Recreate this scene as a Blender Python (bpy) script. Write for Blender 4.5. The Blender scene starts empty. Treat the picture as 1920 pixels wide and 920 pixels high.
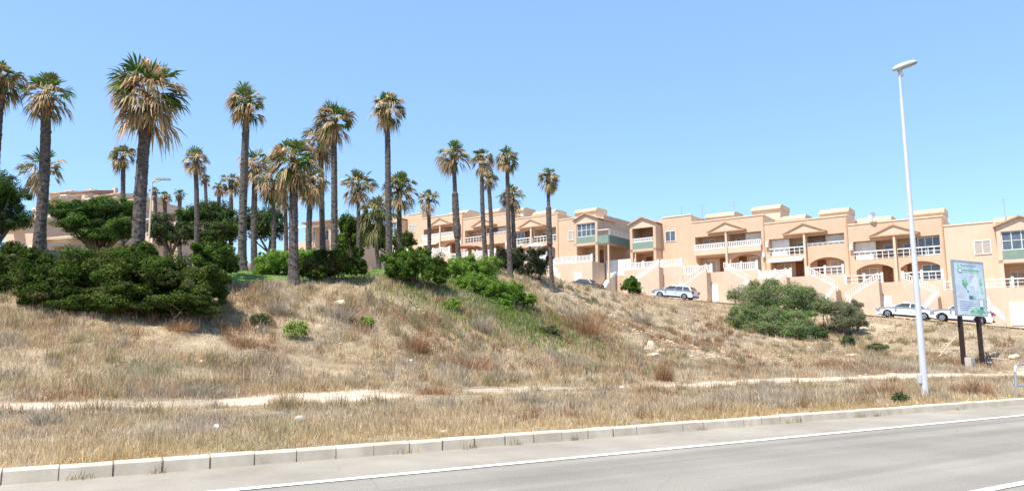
import bpy, bmesh, math, random
import numpy as np
from mathutils import Vector, Matrix

SC = bpy.context.scene
COL = SC.collection
random.seed(7)
RNG = np.random.default_rng(11)
PI = math.pi

# ------------------------------------------------------------------ camera
FPX = 1350.0
PITCH = math.atan(195 / FPX)
EYE = Vector((0, 0, 1.45))
def ray(px, py):
    u = (px - 960) / FPX; v = (460 - py) / FPX
    return Vector((u, math.cos(PITCH) - v * math.sin(PITCH), math.sin(PITCH) + v * math.cos(PITCH)))
def at(px, py, Y):
    d = ray(px, py)
    return EYE + d * (Y / d.y)

cam = bpy.data.cameras.new('camera'); cam_o = bpy.data.objects.new('camera', cam); COL.objects.link(cam_o)
cam.sensor_width = 36; cam.lens = 36 * FPX / 1920; cam.clip_end = 3000; cam.clip_start = 0.1
cam_o.location = EYE; cam_o.rotation_euler = (PI / 2 + PITCH, 0, 0)
SC.camera = cam_o

# ------------------------------------------------------------------ light
SUN_AZ = Vector((-0.69, -0.724)); SUN_EL = math.radians(62)
w = bpy.data.worlds.new('World'); SC.world = w; w.use_nodes = True
nt = w.node_tree; bg = nt.nodes['Background']
sky = nt.nodes.new('ShaderNodeTexSky'); sky.sky_type = 'NISHITA'; sky.sun_disc = False
sky.sun_elevation = SUN_EL
sky.sun_rotation = math.atan2(SUN_AZ.x, SUN_AZ.y)
sky.altitude = 400; sky.air_density = 1.0; sky.dust_density = 0.0; sky.ozone_density = 5.0; sky.air_density = 0.95
hz = nt.nodes.new('ShaderNodeMix'); hz.data_type = 'RGBA'; hz.inputs[0].default_value = 0.5      # flat sky blue mixed in evenly: lifts the zenith, dims the horizon glow
hz.inputs[7].default_value = (1.30, 2.22, 3.35, 1); nt.links.new(sky.outputs[0], hz.inputs[6]); nt.links.new(hz.outputs[2], bg.inputs[0]); bg.inputs[1].default_value = 0.15
sl = bpy.data.lights.new('sun', 'SUN'); sl.energy = 4.0; sl.angle = math.radians(0.5); sl.color = (1.0, 0.94, 0.85)
so = bpy.data.objects.new('sun', sl); COL.objects.link(so)
sd = Vector((SUN_AZ.x * math.cos(SUN_EL), SUN_AZ.y * math.cos(SUN_EL), math.sin(SUN_EL)))
so.rotation_euler = sd.to_track_quat('Z', 'Y').to_euler(); so.location = (0, 0, 60)
SC.view_settings.view_transform = 'Standard'; SC.view_settings.look = 'None'
SC.view_settings.gamma = 1; SC.view_settings.use_curve_mapping = False
SC.view_settings.exposure = 1.0
SC.render.engine = 'CYCLES'
SC.cycles.max_bounces = 6; SC.cycles.diffuse_bounces = 4; SC.cycles.transparent_max_bounces = 4

# ------------------------------------------------------------------ materials
def mat(name, base, rough=0.85, var=0.10, scale=2.0, bump=0.0, bscale=40.0, stain=0.0, metal=0.0, spec=0.3, stretch=None, second=None):
    m = bpy.data.materials.new(name); m.use_nodes = True
    n = m.node_tree.nodes; l = m.node_tree.links
    p = n['Principled BSDF']; p.inputs['Roughness'].default_value = rough; p.inputs['Metallic'].default_value = metal
    p.inputs['Specular IOR Level'].default_value = spec
    tc = n.new('ShaderNodeTexCoord'); mp = n.new('ShaderNodeMapping'); l.new(tc.outputs['Object'], mp.inputs[0])
    if stretch: mp.inputs['Scale'].default_value = stretch
    nz = n.new('ShaderNodeTexNoise'); nz.inputs['Scale'].default_value = scale; nz.inputs['Detail'].default_value = 6; nz.inputs['Roughness'].default_value = 0.62
    l.new(mp.outputs[0], nz.inputs['Vector'])
    cr = n.new('ShaderNodeValToRGB'); l.new(nz.outputs['Fac'], cr.inputs[0])
    a = [max(0, c * (1 - var)) for c in base]; b = [min(1, c * (1 + var)) for c in (second or base)]
    cr.color_ramp.elements[0].color = (*a, 1); cr.color_ramp.elements[0].position = 0.33
    cr.color_ramp.elements[1].color = (*b, 1); cr.color_ramp.elements[1].position = 0.67
    out = cr.outputs[0]
    if stain > 0:                                   # rain streaks and dirt with a shape of their own
        mp2 = n.new('ShaderNodeMapping'); mp2.inputs['Scale'].default_value = (1.6, 1.6, 0.18); l.new(tc.outputs['Object'], mp2.inputs[0])
        n2 = n.new('ShaderNodeTexNoise'); n2.inputs['Scale'].default_value = 1.7; n2.inputs['Detail'].default_value = 8; l.new(mp2.outputs[0], n2.inputs['Vector'])
        c2 = n.new('ShaderNodeValToRGB'); l.new(n2.outputs['Fac'], c2.inputs[0])
        c2.color_ramp.elements[0].color = (1 - stain, 1 - stain * 1.05, 1 - stain * 1.1, 1); c2.color_ramp.elements[0].position = 0.38
        c2.color_ramp.elements[1].color = (1, 1, 1, 1); c2.color_ramp.elements[1].position = 0.62
        mx = n.new('ShaderNodeMix'); mx.data_type = 'RGBA'; mx.blend_type = 'MULTIPLY'; mx.inputs[0].default_value = 1
        l.new(out, mx.inputs[6]); l.new(c2.outputs[0], mx.inputs[7]); out = mx.outputs[2]
    l.new(out, p.inputs['Base Color'])
    if bump > 0:
        nb = n.new('ShaderNodeTexNoise'); nb.inputs['Scale'].default_value = bscale; nb.inputs['Detail'].default_value = 5; l.new(mp.outputs[0], nb.inputs['Vector'])
        bp = n.new('ShaderNodeBump'); bp.inputs['Strength'].default_value = bump; bp.inputs['Distance'].default_value = 0.03
        l.new(nb.outputs['Fac'], bp.inputs['Height']); l.new(bp.outputs[0], p.inputs['Normal'])
    return m

def leafmat(name, trans=0.28, gloss=0.0):
    m = bpy.data.materials.new(name); m.use_nodes = True
    n = m.node_tree.nodes; l = m.node_tree.links
    n.remove(n['Principled BSDF'])
    at_ = n.new('ShaderNodeAttribute'); at_.attribute_name = 'tint'
    d = n.new('ShaderNodeBsdfDiffuse'); t = n.new('ShaderNodeBsdfTranslucent'); mx = n.new('ShaderNodeMixShader'); mx.inputs[0].default_value = trans
    l.new(at_.outputs['Color'], d.inputs[0]); l.new(at_.outputs['Color'], t.inputs[0])
    l.new(d.outputs[0], mx.inputs[1]); l.new(t.outputs[0], mx.inputs[2]); o = mx.outputs[0]
    if gloss > 0:
        g = n.new('ShaderNodeBsdfGlossy'); g.inputs['Roughness'].default_value = 0.42; g.inputs[0].default_value = (1, 1, 1, 1)
        m2 = n.new('ShaderNodeMixShader'); m2.inputs[0].default_value = gloss; l.new(o, m2.inputs[1]); l.new(g.outputs[0], m2.inputs[2]); o = m2.outputs[0]
    l.new(o, n['Material Output'].inputs[0])
    return m

def tiles(name, base, scale=4.5):
    m = mat(name, base, 0.85, 0.14, 1.5)
    n = m.node_tree.nodes; l = m.node_tree.links; p = n['Principled BSDF']
    tc = n['Texture Coordinate']; wv = n.new('ShaderNodeTexWave'); wv.inputs['Scale'].default_value = scale; wv.bands_direction = 'X'
    l.new(tc.outputs['Object'], wv.inputs['Vector'])
    bp = n.new('ShaderNodeBump'); bp.inputs['Strength'].default_value = 0.7; bp.inputs['Distance'].default_value = 0.06
    l.new(wv.outputs['Fac'], bp.inputs['Height']); l.new(bp.outputs[0], p.inputs['Normal'])
    return m

M = {}
M['peach'] = mat('peach_stucco', (0.585, 0.41, 0.285), 0.9, 0.06, 0.9, 0.15, 60, 0.02)
M['peach2'] = mat('pale_peach_stucco', (0.64, 0.475, 0.35), 0.9, 0.06, 0.8, 0.15, 60, 0.03)
M['stairrail'] = mat('pale_peach_rail', (0.76, 0.67, 0.58), 0.85, 0.06, 2)
M['pink'] = mat('pinkish_stucco', (0.64, 0.45, 0.35), 0.9, 0.08, 1.0, 0.15, 60, 0.05)
M['cream'] = mat('cream_render', (0.70, 0.57, 0.43), 0.9, 0.08, 1.0, 0.1, 60, 0.05)
M['trim'] = mat('terracotta_trim', (0.50, 0.30, 0.18), 0.85, 0.15, 4)
M['white'] = mat('white_paint', (0.80, 0.78, 0.74), 0.6, 0.05, 5, 0, 40, 0.06)
M['whitewall'] = mat('white_render', (0.78, 0.77, 0.75), 0.85, 0.05, 1.5, 0.1, 50, 0.08)
M['green'] = mat('grey_green_panel', (0.20, 0.27, 0.22), 0.6, 0.10, 3)
M['glass'] = mat('window_glass', (0.09, 0.11, 0.13), 0.08, 0.25, 1.5, spec=0.8)
M['shutter'] = mat('grey_shutter', (0.42, 0.37, 0.33), 0.7, 0.06, 3)
M['wood'] = mat('brown_wood', (0.20, 0.085, 0.04), 0.6, 0.2, 6, stretch=(1, 1, 0.15))
M['darkmetal'] = mat('dark_metal', (0.05, 0.05, 0.052), 0.5, 0.2, 8, metal=0.3)
M['rooftile'] = tiles('cream_roof_tiles', (0.60, 0.45, 0.31))
M['brownroof'] = tiles('brown_roof_tiles', (0.36, 0.20, 0.14), 3)
M['awning'] = mat('cream_awning', (0.74, 0.70, 0.62), 0.85, 0.06, 3)
M['kerb'] = mat('kerb_concrete', (0.64, 0.54, 0.42), 0.9, 0.13, 2.5, 0.12, 60, 0.14)
M['joint'] = mat('kerb_joint_mortar', (0.24, 0.20, 0.155), 0.95, 0.3, 8)
M['paint'] = mat('road_paint', (0.74, 0.73, 0.70), 0.8, 0.14, 7, 0.1, 80)
M['street'] = mat('street_asphalt', (0.20, 0.19, 0.175), 0.95, 0.12, 0.8)
M['pave'] = mat('pavement_concrete', (0.42, 0.37, 0.32), 0.95, 0.12, 1)
M['lamp'] = mat('galvanised_white_paint', (0.56, 0.575, 0.60), 0.45, 0.06, 2.5, stretch=(3, 3, 0.4), stain=0.06)
M['lamphead'] = mat('lamp_housing', (0.50, 0.52, 0.50), 0.45, 0.05, 3)
M['lens'] = mat('lamp_lens', (0.27, 0.25, 0.19), 0.25, 0.1, 5)
M['grey'] = mat('grey_metal', (0.40, 0.41, 0.42), 0.4, 0.1, 6, metal=0.5)
M['post'] = mat('dark_brown_steel', (0.035, 0.02, 0.016), 0.6, 0.35, 6)
M['concrete'] = mat('concrete_block', (0.50, 0.45, 0.40), 0.95, 0.15, 4, 0.3)
M['rock'] = mat('pale_limestone', (0.56, 0.45, 0.32), 0.95, 0.2, 3, 0.5, 12)
M['plank'] = mat('weathered_plank', (0.50, 0.36, 0.24), 0.9, 0.2, 5, stretch=(1, 1, 0.1))
M['carwhite'] = mat('white_car_paint', (0.80, 0.80, 0.80), 0.3, 0.02, 2, spec=0.5)
M['carsilver'] = mat('silver_blue_car_paint', (0.60, 0.64, 0.70), 0.3, 0.02, 2, spec=0.5, metal=0.15)
M['cargrey'] = mat('dark_grey_car_paint', (0.12, 0.14, 0.16), 0.25, 0.03, 2, spec=0.6, metal=0.3)
M['carglass'] = mat('car_glass', (0.045, 0.06, 0.06), 0.06, 0.2, 2, spec=0.9)
M['tyre'] = mat('tyre_rubber', (0.02, 0.02, 0.02), 0.8, 0.1, 8)
M['rim'] = mat('alloy_rim', (0.45, 0.46, 0.47), 0.35, 0.1, 8, metal=0.6)
M['blacktrim'] = mat('black_trim', (0.03, 0.03, 0.032), 0.5, 0.1, 8)
M['redlamp'] = mat('red_lamp', (0.30, 0.02, 0.02), 0.2, 0.1, 8)
M['headlamp'] = mat('clear_lamp', (0.30, 0.32, 0.34), 0.1, 0.1, 8, spec=0.8)
M['trunk'] = mat('palm_bark', (0.075, 0.058, 0.05), 0.95, 0.55, 6, 0.8, 22, stretch=(1, 1, 1.6), second=(0.12, 0.10, 0.088))
M['boot'] = mat('palm_leaf_bases', (0.22, 0.12, 0.07), 0.95, 0.4, 8, 0.4, 20)
M['bark'] = mat('tree_bark', (0.15, 0.11, 0.08), 0.95, 0.35, 8, 0.5, 20)
M['twig'] = mat('dead_branch_wood', (0.17, 0.14, 0.12), 0.95, 0.35, 8)
M['leaf'] = leafmat('leaf_surface', 0.30, 0.0)
M['frond'] = leafmat('frond_surface', 0.25, 0.0)
M['straw'] = leafmat('dry_grass_surface', 0.30)
M['poster'] = mat('poster_pale_blue', (0.50, 0.64, 0.74), 0.5, 0.16, 1.2, second=(0.62, 0.70, 0.76))
M['pgreen'] = mat('poster_green', (0.14, 0.42, 0.28), 0.5, 0.2, 6)
M['plgreen'] = mat('poster_light_green', (0.32, 0.60, 0.42), 0.5, 0.25, 5)
M['pdark'] = mat('poster_dark_blue', (0.10, 0.17, 0.30), 0.5, 0.15, 6)
M['pgrey'] = mat('poster_grey_print', (0.33, 0.36, 0.52), 0.5, 0.15, 9)
M['pwhite'] = mat('poster_white', (0.74, 0.77, 0.80), 0.5, 0.05, 5)
M['ppink'] = mat('poster_pink', (0.62, 0.56, 0.66), 0.5, 0.1, 5)
M['fence'] = mat('dark_fence', (0.035, 0.045, 0.035), 0.8, 0.3, 4)
M['litter'] = mat('white_plastic', (0.80, 0.81, 0.82), 0.4, 0.06, 9)
M['red'] = mat('red_cloth', (0.40, 0.10, 0.07), 0.8, 0.15, 3)
M['umb'] = mat('brick_canvas', (0.46, 0.26, 0.20), 0.9, 0.1, 3)

# ------------------------------------------------------------------ object helpers
def tag(o, label=None, cat=None, group=None, kind=None):
    if label: o['label'] = label
    if cat: o['category'] = cat
    if group: o['group'] = group
    if kind: o['kind'] = kind
    return o
def empty(name, loc, rot=(0, 0, 0), label=None, cat=None, group=None):
    o = bpy.data.objects.new(name, None); COL.objects.link(o); o.empty_display_size = 0.2
    o.location = loc; o.rotation_euler = rot
    return tag(o, label, cat, group)

class MB:
    def __init__(s): s.v = []; s.f = []; s.m = []
    def add(s, vs, fs, m=0):
        b = len(s.v); s.v += [tuple(v) for v in vs]
        for f in fs: s.f.append(tuple(b + i for i in f)); s.m.append(m)
        return s
    def box(s, x0, x1, y0, y1, z0, z1, m=0):
        if x0 > x1: x0, x1 = x1, x0
        if y0 > y1: y0, y1 = y1, y0
        return s.add([(x0,y0,z0),(x1,y0,z0),(x1,y1,z0),(x0,y1,z0),(x0,y0,z1),(x1,y0,z1),(x1,y1,z1),(x0,y1,z1)],
              [(0,3,2,1),(4,5,6,7),(0,1,5,4),(1,2,6,5),(2,3,7,6),(3,0,4,7)], m)
    def prism(s, poly, a0, a1, axis='y', m=0):        # polygon in the other two axes, extruded along axis
        n = len(poly); mk = {'y': lambda p, a: (p[0], a, p[1]), 'x': lambda p, a: (a, p[0], p[1]), 'z': lambda p, a: (p[0], p[1], a)}[axis]
        vs = [mk(p, a0) for p in poly] + [mk(p, a1) for p in poly]
        fs = [tuple(range(n)), tuple(range(2 * n - 1, n - 1, -1))] + [(i, i + n, (i + 1) % n + n, (i + 1) % n) for i in range(n)]
        return s.add(vs, fs, m)
    def tube(s, pts, rs, seg=8, m=0, cap=True):
        pts = [Vector(p) for p in pts]
        if not isinstance(rs, (list, tuple)): rs = [rs] * len(pts)
        vs = []; fs = []; ref = None
        for i, p in enumerate(pts):
            t = (pts[min(i + 1, len(pts) - 1)] - pts[max(i - 1, 0)]).normalized()
            if ref is None:
                ref = Vector((1, 0, 0)) if abs(t.x) < 0.8 else Vector((0, 1, 0))
            a = (ref - t * ref.dot(t)).normalized(); ref = a; b = t.cross(a)
            for k in range(seg):
                q = 2 * PI * k / seg; vs.append(p + (a * math.cos(q) + b * math.sin(q)) * rs[i])
        for i in range(len(pts) - 1):
            for k in range(seg):
                k2 = (k + 1) % seg; fs.append((i*seg+k, i*seg+k2, (i+1)*seg+k2, (i+1)*seg+k))
        if cap: fs.append(tuple(range(seg - 1, -1, -1))); fs.append(tuple(range((len(pts)-1)*seg, len(pts)*seg)))
        return s.add(vs, fs, m)
    def torus(s, c, R, r, axis=(0, 1, 0), seg=20, sub=6, m=0):
        ax = Vector(axis).normalized(); a = ax.orthogonal().normalized(); b = ax.cross(a); c = Vector(c); vs = []; fs = []
        for i in range(seg):
            q = 2 * PI * i / seg; rad = a * math.cos(q) + b * math.sin(q)
            for k in range(sub):
                h = 2 * PI * k / sub; vs.append(c + rad * (R + r * math.cos(h)) + ax * (r * math.sin(h)))
        for i in range(seg):
            for k in range(sub):
                fs.append((i*sub+k, ((i+1)%seg)*sub+k, ((i+1)%seg)*sub+(k+1)%sub, i*sub+(k+1)%sub))
        return s.add(vs, fs, m)
    def flipx(s): s.v = [(-x, y, z) for x, y, z in s.v]; return s
    def build(s, name, mats, parent=None, loc=None, smooth=False, bevel=0, rot=None):
        me = bpy.data.meshes.new(name); me.from_pydata(s.v, [], s.f)
        if not isinstance(mats, (list, tuple)): mats = [mats]
        for m in mats: me.materials.append(M[m] if isinstance(m, str) else m)
        me.polygons.foreach_set('material_index', s.m)
        bm = bmesh.new(); bm.from_mesh(me); bmesh.ops.recalc_face_normals(bm, faces=bm.faces); bm.to_mesh(me); bm.free()
        if smooth: me.polygons.foreach_set('use_smooth', [True] * len(me.polygons))
        me.update()
        o = bpy.data.objects.new(name, me); COL.objects.link(o)
        if parent: o.parent = parent
        if loc is not None: o.location = loc
        if rot is not None: o.rotation_euler = rot
        if bevel:
            b = o.modifiers.new('bevel', 'BEVEL'); b.width = bevel; b.segments = 2; b.limit_method = 'ANGLE'; b.angle_limit = math.radians(40)
        return o

def np_mesh(name, V, Fc, mats, tint=None, mi=None, parent=None, smooth=False):
    me = bpy.data.meshes.new(name); n = len(V); m, k = Fc.shape
    me.vertices.add(n); me.vertices.foreach_set('co', np.ascontiguousarray(V, dtype=np.float32).ravel())
    me.loops.add(m * k); me.loops.foreach_set('vertex_index', np.ascontiguousarray(Fc, dtype=np.int32).ravel())
    me.polygons.add(m); me.polygons.foreach_set('loop_start', np.arange(0, m * k, k, dtype=np.int32))
    me.polygons.foreach_set('loop_total', np.full(m, k, dtype=np.int32))
    if not isinstance(mats, (list, tuple)): mats = [mats]
    for q in mats: me.materials.append(M[q])
    if mi is not None: me.polygons.foreach_set('material_index', mi.astype(np.int32))
    if smooth: me.polygons.foreach_set('use_smooth', np.ones(m, dtype=bool))
    me.update(calc_edges=True)
    if tint is not None:
        a = me.color_attributes.new('tint', 'FLOAT_COLOR', 'POINT')
        c = np.ones((n, 4), dtype=np.float32); c[:, :3] = tint; a.data.foreach_set('color', c.ravel())
    o = bpy.data.objects.new(name, me); COL.objects.link(o)
    if parent: o.parent = parent
    return o

# ------------------------------------------------------------------ noise
_perm = np.random.default_rng(3).random((256, 256))
def vnoise(x, y):
    xi = np.floor(x).astype(int); yi = np.floor(y).astype(int); fx = x - xi; fy = y - yi
    fx = fx * fx * (3 - 2 * fx); fy = fy * fy * (3 - 2 * fy)
    g = lambda i, j: _perm[i % 256, j % 256]
    return (g(xi, yi) * (1 - fx) + g(xi + 1, yi) * fx) * (1 - fy) + (g(xi, yi + 1) * (1 - fx) + g(xi + 1, yi + 1) * fx) * fy
def fbm(x, y, o=4):
    s = 0; a = 0.5; f = 1.0
    for i in range(o): s = s + a * vnoise(x * f + 17.3 * i, y * f - 9.1 * i); a *= 0.5; f *= 2.03
    return s / (1 - 0.5 ** o)

# ------------------------------------------------------------------ frames: road and upper street
RT = np.array([0.8563, 0.5168]); RN = np.array([-0.5168, 0.8563]); KERB = 9.743
FO = np.array([35.2, 74.0]); FE = np.array([0.794, -0.608]); FOUT = np.array([-0.608, -0.794])
FROT = math.atan2(FE[1], FE[0])
def road(s, d, z=0): p = RT * s + RN * d; return Vector((p[0], p[1], z))
def fac(a, o, z=0): p = FO + FE * a + FOUT * o; return Vector((p[0], p[1], z))
SSL = 0.122
def street_z(a): return 4.85 - SSL * a
def sstep(x, a, b): t = np.clip((x - a) / (b - a), 0, 1); return t * t * (3 - 2 * t)

ctrl = []
for px, lst in {30: [(675,22),(590,27.5),(545,30)], 250: [(680,24),(590,28),(550,31)], 450: [(680,25.7),(600,30),(535,33.5),(520,36),(507,40)],
                600: [(680,27.2),(600,31),(532,34.5),(521,38)], 750: [(680,29),(600,33),(532,37),(505,44)], 880: [(685,30.5),(620,34),(560,38),(520,43),(500,50)],
                1000: [(690,32),(630,37),(580,42),(540,47),(522,52)], 1100: [(690,34),(640,40),(590,47),(555,54),(543,70)],
                1200: [(695,35),(650,42),(600,52),(565,62),(556,75)], 1300: [(695,37),(650,45),(600,58),(572,70)],
                1400: [(690,40),(650,48),(615,58),(592,68)], 1500: [(685,42),(650,50),(620,60)], 1600: [(680,43),(650,52),(620,60)],
                1700: [(680,44),(655,50),(622,58)], 1850: [(675,45),(650,50),(622,56)], 2000: [(668,44),(645,50),(625,55)]}.items():
    for py, Y in lst:
        p = at(px, py, Y); ctrl.append((p.x, p.y, p.z))
for s in range(-60, 121, 12):
    for d, z in ((9.7, .15), (15, .17), (21, .25), (24, .5)):
        if d == 24 and (s < -15 or s > 60): z = .8
        p = RT * s + RN * d; ctrl.append((p[0], p[1], z))
for a in range(-120, 61, 10):
    for o, dz in ((12.0, -0.35), (10.5, -0.06), (5, -0.06), (-3, 0.2), (-14, 2.0)):
        if a < -55 and o > 5: continue
        p = fac(a, o); ctrl.append((p.x, p.y, street_z(a) + dz))
for px, Y, h in ((30,34.5,4.6),(250,35,4.65),(-300,34,4.6),(-300,50,6.5),(-300,70,9),(30,50,6.4),(250,50,6.5),(450,55,7.2),(30,70,9.3),(250,72,9.4),(600,50,6.6),(600,70,8.8),(750,60,8.0),(750,80,10.2),(450,80,10.6),(880,66,8.6),(1000,66,8.0)):
    d = ray(px, 500); ctrl.append((d.x * Y / d.y, Y, h))
C = np.array(ctrl); CX = C[:, :2] / 40.0
def _U(r2): return np.where(r2 > 1e-12, r2 * np.log(np.maximum(r2, 1e-12)) * 0.5, 0)
K = _U(((CX[:, None] - CX[None]) ** 2).sum(-1)) + np.eye(len(C)) * 0.002
P = np.hstack([np.ones((len(C), 1)), CX])
A = np.block([[K, P], [P.T, np.zeros((3, 3))]])
SOL = np.linalg.solve(A, np.concatenate([C[:, 2], np.zeros(3)]))
def H(x, y, micro=True):
    x = np.atleast_1d(np.asarray(x, float)); y = np.atleast_1d(np.asarray(y, float))
    xc = np.clip(x, -95, 75); yc = np.clip(y, -10, 135)
    out = np.empty_like(xc)
    for i in range(0, len(xc), 20000):
        q = np.stack([xc[i:i+20000], yc[i:i+20000]], 1) / 40.0
        out[i:i+20000] = _U(((q[:, None] - CX[None]) ** 2).sum(-1)) @ SOL[:-3] + SOL[-3] + q @ SOL[-2:]
    d = xc * RN[0] + yc * RN[1]
    if micro:
        amp = 0.05 + 0.30 * sstep(d, 22, 28)
        out += amp * (fbm(x * 0.55, y * 0.55, 5) - 0.5) + 0.4 * sstep(d, 24, 28) * (fbm(x * 0.18 + 5, y * 0.18, 2) - 0.5) * 0.8
    wv = sstep(d, 9.9, 14.0)
    flat = 0.145
    out = np.where(d < 14.0, flat * (1 - wv) + out * wv, out)
    out = np.where(d < KERB + 0.09, -0.09, out)
    far = (d < -2.5); out = np.where(far, 0.0, out)
    # level bed of the upper street
    rel = np.stack([xc - FO[0], yc - FO[1]], 1); a = rel @ FE; o = rel @ FOUT
    bed = sstep(o, 2.0, 3.0) * (1 - sstep(o, 10.6, 12.5)) * sstep(a, -66, -58)
    out = out * (1 - bed) + (street_z(a) - 0.10) * bed
    return out
def G(x, y): return float(H([x], [y])[0])
def ground_at(px, py, y0=8.0, y1=110.0):
    d = ray(px, py); ys = np.linspace(y0, y1, 1500); t = ys / d.y
    gz = H(d.x * t, ys); rz = EYE.z + d.z * t
    k = np.argmax(gz >= rz)
    return Vector((d.x * t[k], ys[k], gz[k]))

# ------------------------------------------------------------------ terrain
def axis(lo, hi, step, far, n):
    core = np.arange(lo, hi + step, step); g = np.geomspace(step, far, n)
    return np.concatenate([(lo - np.cumsum(g))[::-1], core, core[-1] + np.cumsum(g)])
gs = axis(-46, 92, 0.42, 160, 26)
gd = np.concatenate([KERB + 0.1 - 0.5 - np.cumsum(np.geomspace(0.4, 150, 22))[::-1], [KERB + 0.02, KERB + 0.1, KERB + 0.16, KERB + 0.4], np.arange(KERB + 0.8, 98, 0.42), 98 + np.cumsum(np.geomspace(0.42, 160, 26))])
GS, GD = np.meshgrid(gs, gd); nx, ny = len(gs), len(gd)
GX = GS * RT[0] + GD * RN[0]; GY = GS * RT[1] + GD * RN[1]
GZ = H(GX.ravel(), GY.ravel())
idx = np.arange(nx * ny).reshape(ny, nx)
Fq = np.stack([idx[:-1, :-1], idx[:-1, 1:], idx[1:, 1:], idx[1:, :-1]], -1).reshape(-1, 4)
gm = mat('dry_soil', (0.215, 0.16, 0.098), 0.97, 0.30, 0.5, 0.9, 9.0, second=(0.31, 0.24, 0.155))
nn = gm.node_tree.nodes; ll = gm.node_tree.links
pr = nn['Principled BSDF']; base_link = pr.inputs['Base Color'].links[0].from_socket
mk = nn.new('ShaderNodeAttribute'); mk.attribute_name = 'tint'
sep = nn.new('ShaderNodeSeparateColor'); ll.new(mk.outputs['Color'], sep.inputs[0])
prev = base_link
for ch, colr, colr2 in (('Red', (0.52, 0.43, 0.335), (0.44, 0.355, 0.265)), ('Green', (0.10, 0.17, 0.035), (0.14, 0.21, 0.05)), ('Blue', (0.41, 0.325, 0.225), (0.26, 0.195, 0.125))):
    nz = nn.new('ShaderNodeTexNoise'); nz.inputs['Scale'].default_value = 2.2 if ch != 'Blue' else 1.1; nz.inputs['Detail'].default_value = 8; nz.inputs['Roughness'].default_value = 0.7
    ll.new(nn['Texture Coordinate'].outputs['Object'], nz.inputs['Vector'])
    cr = nn.new('ShaderNodeValToRGB'); ll.new(nz.outputs['Fac'], cr.inputs[0])
    cr.color_ramp.elements[0].color = (*colr, 1); cr.color_ramp.elements[1].color = (*colr2, 1)
    cr.color_ramp.elements[0].position = 0.4; cr.color_ramp.elements[1].position = 0.6
    mx = nn.new('ShaderNodeMix'); mx.data_type = 'RGBA'; ll.new(sep.outputs[ch], mx.inputs[0]); ll.new(prev, mx.inputs[6]); ll.new(cr.outputs[0], mx.inputs[7]); prev = mx.outputs[2]
ll.new(prev, pr.inputs['Base Color'])
M['soil'] = gm
def sd_of(x, y): return x * RT[0] + y * RT[1], x * RN[0] + y * RN[1]
def trail_mask(x, y):
    s, d = sd_of(x, y)
    c = 19.6 + 0.8 * (fbm(s * 0.12, s * 0 + 3.3, 2) - 0.5) * 2
    hw = np.interp(s, [-30, 0, 3, 4.5, 7.6, 9, 16, 20, 45], [1.2, 1.05, 1.0, 2.0, 2.0, .9, .9, 1.3, 1.9])
    gap = np.interp(s, [-30, 0, 1, 2.6, 3.6, 7.8, 8.6, 10, 10.8, 15, 16, 18, 19.5, 60], [.95, .95, .4, .45, 1, 1, .1, .1, .65, .65, .4, .5, 1, 1])
    e_ = np.abs(d - c) + 1.3 * (fbm(np.asarray(x) * .9 + 3, np.asarray(y) * .9 + 50, 4) - .5)
    return (1 - sstep(e_, hw * 0.6, hw * 1.1)) * gap
def lawn_mask(x, y):
    s, d = sd_of(x, y)
    return sstep(d, 35.6, 36.2) * (1 - sstep(d, 46, 50)) * (1 - sstep(x, -3.5, -1.5)) * sstep(x, -60, -50)
def rocky_mask(x, y):
    s, d = sd_of(x, y)
    rel = np.stack([np.asarray(x) - FO[0], np.asarray(y) - FO[1]], -1); o = rel @ FOUT
    r = sstep(d, 23.5, 26) * sstep(s, 24, 34) * sstep(fbm(np.asarray(x) * 0.16, np.asarray(y) * 0.16, 3), 0.38, 0.55)
    r2 = sstep(d, 26, 28) * 0.4 * sstep(fbm(np.asarray(x) * 0.45 + 31, np.asarray(y) * 0.45, 3), 0.56, 0.66)
    return np.maximum(r, r2) * sstep(o, 9, 14)
tint = np.stack([trail_mask(GX.ravel(), GY.ravel()), lawn_mask(GX.ravel(), GY.ravel()), rocky_mask(GX.ravel(), GY.ravel())], 1)
ter = np_mesh('terrain', np.stack([GX.ravel(), GY.ravel(), GZ], 1), Fq, 'soil', tint=tint, smooth=True)
tag(ter, kind='structure')

# ------------------------------------------------------------------ road, kerb, painted lines
am = mat('road_asphalt', (0.265, 0.24, 0.205), 0.9, 0.10, 0.5, 0.25, 90)
n = am.node_tree.nodes; l = am.node_tree.links
mp = n.new('ShaderNodeMapping'); l.new(n['Texture Coordinate'].outputs['Object'], mp.inputs[0]); mp.inputs['Scale'].default_value = (0.06, 1.6, 1)
nz = n.new('ShaderNodeTexNoise'); nz.inputs['Scale'].default_value = 1.0; nz.inputs['Detail'].default_value = 6; l.new(mp.outputs[0], nz.inputs['Vector'])
cr = n.new('ShaderNodeValToRGB'); l.new(nz.outputs['Fac'], cr.inputs[0])
cr.color_ramp.elements[0].color = (0.80, 0.80, 0.80, 1); cr.color_ramp.elements[1].color = (1.12, 1.12, 1.11, 1); cr.color_ramp.elements[0].position = 0.35; cr.color_ramp.elements[1].position = 0.65
sp = n.new('ShaderNodeTexNoise'); sp.inputs['Scale'].default_value = 55; sp.inputs['Detail'].default_value = 4; l.new(n['Texture Coordinate'].outputs['Object'], sp.inputs['Vector'])
cs = n.new('ShaderNodeValToRGB'); l.new(sp.outputs['Fac'], cs.inputs[0]); cs.color_ramp.elements[0].color = (0.78, 0.78, 0.78, 1); cs.color_ramp.elements[1].color = (1.18, 1.17, 1.16, 1); cs.color_ramp.elements[0].position = .35; cs.color_ramp.elements[1].position = .65
m1 = n.new('ShaderNodeMix'); m1.data_type = 'RGBA'; m1.blend_type = 'MULTIPLY'; m1.inputs[0].default_value = 1
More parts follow.
